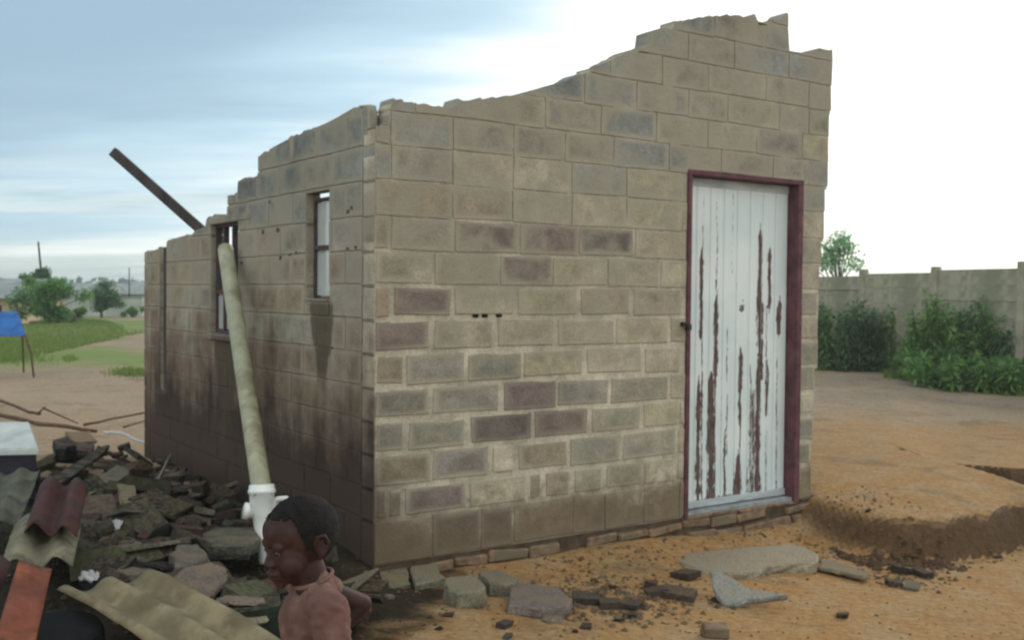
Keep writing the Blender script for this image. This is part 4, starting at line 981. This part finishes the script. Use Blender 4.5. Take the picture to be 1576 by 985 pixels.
for i, (x, y, k, dk, s_) in enumerate(rows_):
    kd = 2 if k == 4 else dk
    if x not in (1268, 1428): cn3[kd] += 1
    if x in (1268,): lb, g__ = 'bright yellow-green weed hard by the right corner of the house', None
    elif x == 1428: lb, g__ = 'tallest dark weed standing above the others at the precast wall', None
    elif k == 4: lb, g__ = 'low bushy weed in the front row by the precast wall, %s from the left' % NTH[cn3[2]-1], 'low weeds in front of the precast wall'
    elif dk: lb, g__ = 'upright dark green weed against the precast wall, %s dark one from the house' % NTH[cn3[1]-1], G_
    else: lb, g__ = 'upright mid-green weed against the precast wall, %s such from the house' % NTH[cn3[0]-1], G_
    weed(x, y, k, dk, s_*(1.15 if x > 1430 else 1.05)*(R.uniform(.45, 1.05) if k == 4 else R.uniform(.8, 1.15)*(.72 if k == 3 else 1)), lb, g__)
def tree(name, base, h, crown, n_leaf, lsz, mat, label, cat, trunk_r=.08, nclump=16, gap=.35, group=None, seed=0, trunk_top=.35):
    """tapered trunk and limbs; crown made of leaf clumps (crown = rx, ry, rz, centre height)"""
    rx, ry, rz_, cz = crown; e = empty(name, base); tag(e, label, cat, group); bm = bmesh.new(); vs, fs = [], []
    addtube(bm, [(0, 0, -.1), (R.uniform(-.1, .1), 0, h*trunk_top*.6), (R.uniform(-.15, .15), 0, h*trunk_top), (0, 0, cz+rz_*.4)], [trunk_r, trunk_r*.8, trunk_r*.65, trunk_r*.2], 8)
    for c_ in range(nclump):
        dd = rdir(.1); rr_ = R.uniform(.35, 1.); c0_ = Vector((dd.x*rx*rr_, dd.y*ry*rr_, cz+dd.z*rz_*rr_)); cs = R.uniform(.22, .42)*min(rx, rz_)
        mid = Vector((c0_.x*.45, c0_.y*.45, (h*trunk_top+c0_.z)/2)); addtube(bm, [(0, 0, h*trunk_top*.8), mid, c0_], [trunk_r*.5, trunk_r*.3, trunk_r*.1], 5)
        for _ in range(n_leaf//nclump):
            d2 = rdir(); p = c0_+Vector((d2.x*cs*1.2, d2.y*cs*1.2, d2.z*cs))*R.random()**.45; leaf(vs, fs, p, rdir(-.1), lsz*R.uniform(.6, 1.3), lsz*.5)
    bmobj('trunk', bm, M_bark, e, smooth=True); pyobj('crown', vs, fs, mat, e); return e
p = onz(1285, 556, -.05); p = p+ray(1292, 500)*(7/1.); p.z = -.05
tp = atd(1290, 470, 29.); tree('young_tree', (tp.x, 29., -.05), 3.4, (.95, .8, .80, 2.62), 1250, .14, M_leafl, 'pale green young tree looking over the precast wall by the house', 'tree', .06, 13, trunk_top=.5)

# ------------------------------------------------------------------ far left: shrubs, grass, buildings, canopy
def gp(px, py): p = onz(px, py, -.05); p.z = ghf(p.x, p.y)-.02; return p
p = gp(75, 503); tree('bush', p, 2.2, (1.5, 1.1, 1.02, .98), 7500, .14, M_leaf, 'broad green bush behind the blue canopy', 'bush', .06, 26, trunk_top=.2)
p = gp(42, 496); tree('bush', p, 2.1, (.6, .6, 1.0, 1.1), 2800, .12, M_leafd, 'dark narrow bush directly above the blue canopy', 'bush', .05, 12, trunk_top=.2)
p = gp(63, 490); tree('tree', (p.x, p.y, p.z), 3., (.62, .6, 1.0, 1.9), 2800, .13, M_leafd, 'pointed dark green tree in front of the leaning pole', 'tree', .06, 14, trunk_top=.3)
p = gp(112, 500); tree('bush', p, .9, (.8, .6, .38, .38), 1500, .12, M_leaf, 'low trailing bush right of the broad bush', 'bush', .05, 10, trunk_top=.2)
p = gp(156, 490); tree('tree', p, 2., (.95, .8, .85, .98), 3800, .15, M_leafd, 'rounded dark tree alone before the pale wall', 'tree', .08, 20, trunk_top=.2)
p = gp(203, 489); tree('bush', p, .8, (.7, .6, .36, .34), 1100, .13, M_leaf, 'small low bush close to the end of the side wall', 'bush', .04, 8, trunk_top=.2)
a_ = atd(66, 450, 58.); b_ = atd(59, 372, 58.5); bm = bmesh.new(); base = Vector((a_.x+.02, a_.y, -.1)); addtube(bm, [(0, 0, 0), a_-base, b_-base], [.09, .08, .05], 8); o = bmobj('thin_pole', bm, M_dark, smooth=True); o.location = base; tag(o, 'thin leaning pole rising out of the pointed tree', 'pole')
a_ = atd(199, 412, 60.); bm = bmesh.new(); addtube(bm, [(0, 0, 0), (0, 0, a_.z+.1)], [.05, .03], 8); o = bmobj('thin_pole', bm, M_dark, smooth=True); o.location = (a_.x, a_.y, -.1); tag(o, 'faint upright pole far off beside the side wall', 'pole')
M_pale = simple('pale_render', (.38, .42, .38), .9, .2, .8, .01); M_pale2 = simple('cream_render', (.48, .40, .28), .9, .2, .8, .01); M_roofm = simple('dull_roof', (.25, .28, .27), .8, .2, 1.5, .01); M_win = simple('dark_window', (.03, .035, .04), .3, .2, 4, .0)
def building(pxl, pxr, ytop, dist, depth, wallm, label, roofm, nwin, name='far_house'):
    l_ = atd(pxl, ytop, dist); r_ = atd(pxr, ytop, dist); e = empty(name, ((l_.x+r_.x)/2, dist, -.1)); w_ = (r_.x-l_.x)/2; h_ = l_.z+.1
    bm = bmesh.new(); addbox(bm, -w_, w_, 0, depth, 0, h_); wo = bmobj('wall', bm, wallm, e)
    bm = bmesh.new(); vs_ = [bm.verts.new(v_) for v_ in ((-w_-.3, -.35, h_-.02), (w_+.3, -.35, h_-.02), (w_+.3, depth+.3, h_-.02), (-w_-.3, depth+.3, h_-.02), (-w_-.3, depth/2, h_+.8), (w_+.3, depth/2, h_+.8))]
    for f in ((0, 1, 5, 4), (2, 3, 4, 5), (0, 4, 3), (1, 2, 5), (0, 3, 2, 1)): bm.faces.new([vs_[i] for i in f])
    bmobj('roof', bm, roofm, e)
    for k in range(nwin):
        cx = -w_+(k+.6)*2*w_/(nwin+.2); bm = bmesh.new(); addbox(bm, cx-.35, cx+.35, -.03, .05, h_*.42, h_*.75); bmobj('window', bm, M_win, e)
    tag(e, label, 'house'); return e
building(-40, 18, 458, 42., 5., M_pale2, 'cream walled house at the far left edge above the blue canopy', M_roofm, 1)
building(95, 142, 456, 62., 6., M_pale, 'low pale house between the broad bush and rounded tree', M_roofm, 2)
building(182, 222, 452, 66., 6., M_pale, 'low pale house between the rounded tree and side wall', M_roofm, 2)
building(130, 175, 446, 120., 8., M_pale, 'grey-roofed house farther off behind the rounded tree', M_roofm, 3)
building(40, 85, 447, 130., 8., M_pale, 'distant pale house behind the broad bush', M_roofm, 3)
e = empty('yard_wall', (0, 0, 0)); l_ = onz(60, 486, -.05); r_ = onz(240, 486, -.05); bm = bmesh.new(); addbox(bm, l_.x, r_.x, l_.y, l_.y+.2, -.2, .95); bmobj('wall_panel', bm, M_pale, e)
bm = bmesh.new(); addbox(bm, l_.x, r_.x, l_.y-.03, l_.y+.23, .951, 1.02); bmobj('coping', bm, M_roofm, e); tag(e, 'low pale yard wall with dark coping beyond the shrubs', 'wall')
# far tree belt and hazy ridge on the horizon
vs, fs = [], []
for _ in range(12000):
    d_ = R.uniform(220, 600); az = R.uniform(-.62, .75); x_ = math.tan(az)*d_; hh = 2.6+1.8*(.5+.5*mnoise.noise((x_*.03, d_*.02, 0)))*1.2
    p = Vector((x_, d_, R.uniform(0, hh))); i = len(vs); s_ = R.uniform(.4, 1.1); dd = rdir(); sd_ = dd.orthogonal().normalized(); vs += [tuple(p+dd*s_), tuple(p+sd_*s_), tuple(p-dd*s_), tuple(p-sd_*s_)]; fs.append((i, i+1, i+2, i+3))
M_fart = leafmat('far_tree', (.10, .15, .13), (.12, .18, .15), (.14, .20, .16)); o = pyobj('far_trees', vs, fs, M_fart); tag(o, 'belt of distant trees along the horizon', 'trees', kind='stuff')
# grass
vs, fs = [], []
BL = []
def blade(x_, y_, h_, w_): BL.append((x_, y_, h_, w_))
def blade2(x_, y_, h_, w_, z_):
    z_ -= .01; a_ = R.uniform(0, 3.14); cx, cy = math.cos(a_)*w_, math.sin(a_)*w_; lx, ly = R.uniform(-.4, .4)*h_, R.uniform(-.4, .4)*h_; i = len(vs)
    vs.extend([(x_-cx, y_-cy, z_), (x_+cx, y_+cy, z_), (x_+lx, y_+ly, z_+h_)]); fs.append((i, i+1, i+2))
for _ in range(30000):
    px_, py_ = R.uniform(-60, 240), R.choice([R.gauss(527, 14), R.gauss(500, 4)])
    if py_ < 492 or py_ > 560: continue
    if mnoise.noise((px_*.012, py_*.05, 2.)) < -.08+(.0 if py_ < 545 else .3) and py_ < 515: continue
    if py_ > 560-px_*.20: continue
    p = onz(px_, py_, -.05); blade(p.x, p.y, R.uniform(.05, .16), .02)
for (cx, cy, n_, sx, sy) in ((208, 573, 900, 18, 2.5), (20, 552, 900, 30, 4), (108, 553, 150, 6, 2)):
    for _ in range(n_):
        p = onz(R.gauss(cx, sx), R.gauss(cy, sy), -.05); blade(p.x, p.y, R.uniform(.04, .13), .012)
for _ in range(2600):
    px_ = R.uniform(1360, 1620); py_ = 585+(px_-1400)*.09+R.gauss(0, 2.5); p = onz(px_, min(py_, 607), -.05); blade(p.x, p.y, R.uniform(.05, .16), .02)
for _ in range(500):
    px_ = R.uniform(1255, 1400); p = onz(px_, 573+R.gauss(0, 1.2), -.05); blade(p.x, p.y, R.uniform(.04, .12), .02)
_a = np.array(BL); _z = gh(_a[:, 0], _a[:, 1])
for (x_, y_, h_, w_), z_ in zip(BL, _z): blade2(x_, y_, h_, w_, float(z_))
o = pyobj('grass', vs, fs, M_grass); tag(o, 'patchy green grass on the open ground', 'grass', kind='stuff')
# blue canopy on crooked sticks
cn = empty('blue_canopy'); pz = onz(52, 580, -.05); dC = pz.y; cn.location = (pz.x, pz.y, -.05); tag(cn, 'blue plastic sheet stretched over crooked sticks at the left edge', 'canopy')
M_blue = simple('blue_tarp', (.012, .10, .34), .45, .3, 3, .004, spec=.4, col2=(.03, .20, .45), thr=(.5, .7), sc2=2)
A0, A1, A2, A3 = [atd(x, y, dC+dd_)-cn.location for x, y, dd_ in ((-90, 488, .9), (26, 478, .9), (40, 516, 0), (-100, 524, 0))]
bm = bmesh.new(); G = []
for i in range(9):
    row = []
    for j in range(15):
        u_, v_ = j/14, i/8; p = (A0.lerp(A1, u_)).lerp(A3.lerp(A2, u_), v_); p.z -= .05*math.sin(math.pi*u_)*math.sin(math.pi*v_)+.02*mnoise.noise((u_*6, v_*3, 1)); row.append(bm.verts.new(p))
    G.append(row)
for i in range(8):
    for j in range(14): bm.faces.new((G[i][j], G[i][j+1], G[i+1][j+1], G[i+1][j]))
o = bmobj('tarp', bm, M_blue, cn, smooth=True); mo = o.modifiers.new('t', 'SOLIDIFY'); mo.thickness = .006
def cpole(a_, b_, c_):
    bm = bmesh.new(); addtube(bm, [a_, b_, c_], [.022, .02, .016], 7); bmobj('leg', bm, M_stick, cn, smooth=True)
cpole(A2+Vector((-.02, 0, .02)), atd(48, 545, dC)-cn.location, atd(52, 581, dC)-cn.location)
cpole(A1+Vector((0, 0, .03)), A1+Vector((.1, 0, -.5)), Vector((A1.x+.12, A1.y, 0)))
cpole(A0, A0+Vector((0, 0, -.5)), Vector((A0.x, A0.y, 0))); cpole(A3, A3+Vector((0, 0, -.5)), Vector((A3.x, A3.y, 0)))
# ==================================================================PART3

# ------------------------------------------------------------------ damp milky air
m = bpy.data.materials.new('damp_air'); m.use_nodes = True; m.node_tree.nodes.clear(); q = NT(m.node_tree)
pv_ = q.new('ShaderNodeVolumePrincipled'); pv_.inputs['Color'].default_value = (.86, .95, .93, 1); pv_.inputs['Density'].default_value = .0015; pv_.inputs['Anisotropy'].default_value = .55
q.l.new(pv_.outputs[0], q.new('ShaderNodeOutputMaterial').inputs['Volume'])
bm = bmesh.new(); addbox(bm, -560, 640, -60, 720, -14, 9); o = bmobj('haze', bm, m); tag(o, 'thin damp haze in the air', 'haze', kind='stuff')
# ------------------------------------------------------------------ the child
def ell(bm, c, r_, T=None, seg=20):
    mt = Matrix.Translation(Vector(c)) @ Matrix.Diagonal((*r_, 1))
    if T is not None: mt = T @ mt
    bmesh.ops.create_uvsphere(bm, u_segments=seg, v_segments=seg//2+2, radius=1, matrix=mt)
def cap(bm, a_, ra, b_, rb, T=None, n=5):
    a_, b_ = Vector(a_), Vector(b_)
    if T is not None: a_, b_ = T @ a_, T @ b_
    bmesh.ops.create_uvsphere(bm, u_segments=16, v_segments=10, radius=ra, matrix=Matrix.Translation(a_)); bmesh.ops.create_uvsphere(bm, u_segments=16, v_segments=10, radius=rb, matrix=Matrix.Translation(b_))
    addtube(bm, [a_, b_], [ra, rb], 18)
def fuse(name, bm, mat, parent, vox, it, wr=None):
    me = bpy.data.meshes.new(name); bm.to_mesh(me); bm.free(); o = bpy.data.objects.new('tmp', me); C.objects.link(o)
    mo = o.modifiers.new('r', 'REMESH'); mo.mode = 'VOXEL'; mo.voxel_size = vox
    ms = o.modifiers.new('s', 'SMOOTH'); ms.factor = .5; ms.iterations = it
    dg = bpy.context.evaluated_depsgraph_get(); m2 = bpy.data.meshes.new_from_object(o.evaluated_get(dg)); bpy.data.objects.remove(o)
    if wr:
        for v_ in m2.vertices: v_.co += v_.normal*wr(v_.co)
    m2.materials.clear(); m2.materials.append(mat); m2.shade_smooth(); m2.name = name; return link(name, m2, parent)
m, q, b = newmat('skin'); M_skin = m
g_ = q.new('ShaderNodeTexCoord').outputs['Object']; n = q.noise(g_, 22, 4, .6)
q.put(b.inputs['Base Color'], q.mix(q.ss(n, .35, .7), (.031, .013, .012), (.053, .023, .019))); b.inputs['Roughness'].default_value = .62; b.inputs['Specular IOR Level'].default_value = .28
b.inputs['Subsurface Weight'].default_value = .08; b.inputs['Subsurface Radius'].default_value = (.01, .004, .002); bump(q, b, q.noise(g_, 260, 3, .6), .0008, .5)
M_hair = simple('black_hair', (.010, .008, .008), .95, .4, 60, .004)
M_shirt = simple('dusty_red_shirt', (.130, .068, .058), .92, .2, 14, .0012, col2=(.235, .155, .12), thr=(.46, .68), sc2=5)
M_shorts = simple('dark_shorts', (.035, .035, .045), .9, .25, 10, .002)
M_eyew = simple('eye_white', (.12, .10, .09), .45, .05, 5, .0001, spec=.3); M_iris = simple('dark_iris', (.012, .007, .005), .1, .1, 5, .0001, spec=.8)
cx = atd(478, 950, 2.37); kid = empty('child', (cx.x, 2.37, -.035), rad(-65)); tag(kid, 'small child in a dusty red T-shirt, hand on hip, looking left', 'child')
TH_ = Matrix.Translation((0, -.026, .965)) @ Matrix.Rotation(rad(14), 4, 'Z') @ Matrix.Rotation(rad(9), 4, 'X')
bm = bmesh.new()
for c_, r_ in (((0, .010, .022), (.070, .084, .078)), ((0, -.034, .032), (.058, .046, .048)), ((0, -.032, -.020), (.057, .045, .057)), ((0, -.032, -.060), (.041, .040, .028)), ((0, -.060, -.079), (.018, .014, .013)), ((0, -.062, -.057), (.025, .020, .022)),
  ((0, -.0790, -.0515), (.019, .0085, .0060)), ((0, -.0765, -.0630), (.017, .0085, .0062)), ((0, -.074, .016), (.012, .007, .010))): ell(bm, c_, r_, TH_)
for sx in (-1, 1):
    ell(bm, (sx*.034, -.044, -.036), (.027, .025, .029), TH_); ell(bm, (sx*.024, -.066, .012), (.022, .010, .010), TH_); ell(bm, (sx*.010, -.080, -.030), (.0085, .009, .0070), TH_)
    cap(bm, (sx*.015, -.0715, .0030), .0030, (sx*.026, -.0735, .0050), .0032, TH_); cap(bm, (sx*.026, -.0735, .0050), .0032, (sx*.039, -.066, .0015), .003, TH_); cap(bm, (sx*.016, -.070, -.010), .003, (sx*.037, -.066, -.0105), .003, TH_)
    ell(bm, (sx*.069, .014, -.006), (.006, .014, .022), TH_)
    arc = [(sx*.072, .002, .004), (sx*.078, .008, .022), (sx*.082, .022, .022), (sx*.083, .030, .004), (sx*.078, .022, -.016), (sx*.071, .010, -.030)]
    for a_, b_ in zip(arc, arc[1:]): cap(bm, a_, .0042, b_, .0042, TH_)
cap(bm, (0, -.070, .004), .0050, (0, -.084, -.027), .0085, TH_)
cap(bm, (0, .010, .83), .045, (0, -.010, .905), .041)
# torso, legs
ell(bm, (0, .005, .78), (.085, .060, .085)); ell(bm, (0, -.005, .65), (.078, .068, .10)); ell(bm, (0, .005, .53), (.082, .065, .07)); cap(bm, (-.09, .005, .835), .032, (.09, .005, .835), .032)
for sx in (-1, 1):
    cap(bm, (sx*.045, .005, .50), .052, (sx*.055, -.005, .27), .035); cap(bm, (sx*.055, -.005, .27), .034, (sx*.055, .012, .16), .033); cap(bm, (sx*.055, .012, .16), .033, (sx*.055, .015, .05), .021)
    cap(bm, (sx*.055, .025, .025), .024, (sx*.060, -.07, .018), .018)
    for k in range(5): cap(bm, (sx*(.045+.010*k), -.075, .013), .009, (sx*(.043+.0115*k), -.100+.006*k, .010), .0085-.0006*k)
def arm(bm, S, E, W, hand_dir, palm_n):
    cap(bm, S, .030, E, .024); cap(bm, E, .0235, Vector(E).lerp(Vector(W), .35), .024); cap(bm, Vector(E).lerp(Vector(W), .35), .024, W, .0155)
    hd = Vector(hand_dir).normalized(); pn = Vector(palm_n); pn = (pn-hd*pn.dot(hd)).normalized(); sd_ = hd.cross(pn); W = Vector(W)
    for k in range(4):                                       # palm and four bent fingers of unequal length
        o_ = sd_*(.0135*(1.5-k)/1.5*1.15); k0 = W+hd*.042+o_; cap(bm, W+hd*.006+o_*.6, .0095, k0, .0085)
        ln = [.036, .042, .039, .030][k]; k1 = k0+hd*ln*.55+pn*.004; k2 = k1+(hd*.75+pn*.65).normalized()*ln*.5; cap(bm, k0, .0064, k1, .0060); cap(bm, k1, .0060, k2, .0050)
    t0_ = W+hd*.012+sd_*.014; t1_ = t0_+(hd*.6+sd_*.8).normalized()*.022; cap(bm, t0_, .008, t1_, .0068); cap(bm, t1_, .0066, t1_+(hd*.9+sd_*.3+pn*.2).normalized()*.018, .0055)
SR, ER, WR = (-.105, .005, .842), (-.100, .152, .772), (-.108, .045, .675)
SL, EL, WL = (.114, .010, .836), (.152, .028, .685), (.158, -.015, .560)
arm(bm, SR, ER, WR, (.1, -.95, -.35), (.9, .1, 0)); arm(bm, SL, EL, WL, (0, -.2, -1), (-1, 0, 0))
fuse('body', bm, M_skin, kid, .0034, 3)
for sx in (-1, 1):
    bm = bmesh.new(); ell(bm, (sx*.0265, -.0620, -.0030), (.0105, .0105, .0062), TH_); eo = bmobj('eye', bm, M_eyew, kid, True)
    bm = bmesh.new(); ell(bm, (sx*.0270, -.0712, -.0030), (.0056, .0028, .0050), TH_); bmobj('iris', bm, M_iris, eo, True)
# hair: a close-cropped cap following the skull
bm = bmesh.new(); bmesh.ops.create_uvsphere(bm, u_segments=160, v_segments=110, radius=1)
def erad(d, c, r_):
    a_ = sum((d[i]/r_[i])**2 for i in range(3)); b_ = -2*sum(d[i]*c[i]/r_[i]**2 for i in range(3)); k_ = sum((c[i]/r_[i])**2 for i in range(3))-1
    dis = b_*b_-4*a_*k_; return (-b_+dis**.5)/(2*a_) if dis > 0 else 0
kill = []
for v_ in bm.verts:
    d = v_.co.normalized(); rr_ = max(erad(d, (0, .010, .022), (.070, .084, .078)), erad(d, (0, -.034, .032), (.058, .046, .048)))
    p = d*(rr_+.0028+.0022*mnoise.noise(d*40)+.0012*mnoise.noise(d*120)); v_.co = p; e_ = .007*mnoise.noise(p*70)+.004*mnoise.noise(p*240)
    lim = .071 if p.y < -.035 else (.071-(p.y+.035)/.015*.07 if p.y < -.02 else (-.004 if p.y < .028 else -.048))
    if p.z < lim+e_: kill.append(v_)
bmesh.ops.delete(bm, geom=kill, context='VERTS'); bmesh.ops.transform(bm, matrix=TH_, verts=bm.verts); ho = bmobj('hair', bm, M_hair, kid, True); mo = ho.modifiers.new('t', 'SOLIDIFY'); mo.thickness = .006; mo.offset = -1
bm = bmesh.new(); ell(bm, (0, .006, .775), (.092, .073, .095)); ell(bm, (0, -.004, .66), (.086, .082, .12)); ell(bm, (0, 0, .55), (.100, .078, .08)); cap(bm, (-.085, .006, .838), .040, (.085, .006, .838), .040); cap(bm, (0, .010, .83), .054, (0, .006, .860), .047)
cap(bm, SR, .041, Vector(SR).lerp(Vector(ER), .42), .038); cap(bm, SL, .042, Vector(SL).lerp(Vector(EL), .62), .040); 
def wrinkle(c_): return .008*mnoise.noise((c_.x*14+c_.z*6, c_.y*14, c_.z*9))+.010*(.35-abs(mnoise.noise((c_.x*26-c_.z*22, c_.y*26+c_.z*10, c_.z*12))))+.0015*mnoise.noise(c_*90)
fuse('t_shirt', bm, M_shirt, kid, .0048, 4, wrinkle)
bm = bmesh.new(); ring_ = [(.046*math.cos(2*math.pi*k/28), .004+.044*math.sin(2*math.pi*k/28), .876+.014*math.sin(2*math.pi*k/28)) for k in range(29)]; addtube(bm, ring_, .0055, 8); bmobj('collar', bm, M_shirt, kid, True)
bm = bmesh.new(); ell(bm, (0, .004, .50), (.094, .076, .075))
for sx in (-1, 1): cap(bm, (sx*.046, .004, .48), .060, (sx*.058, 0, .33), .056)
fuse('shorts', bm, M_shorts, kid, .006, 3, lambda c_: .005*mnoise.noise(c_*22))
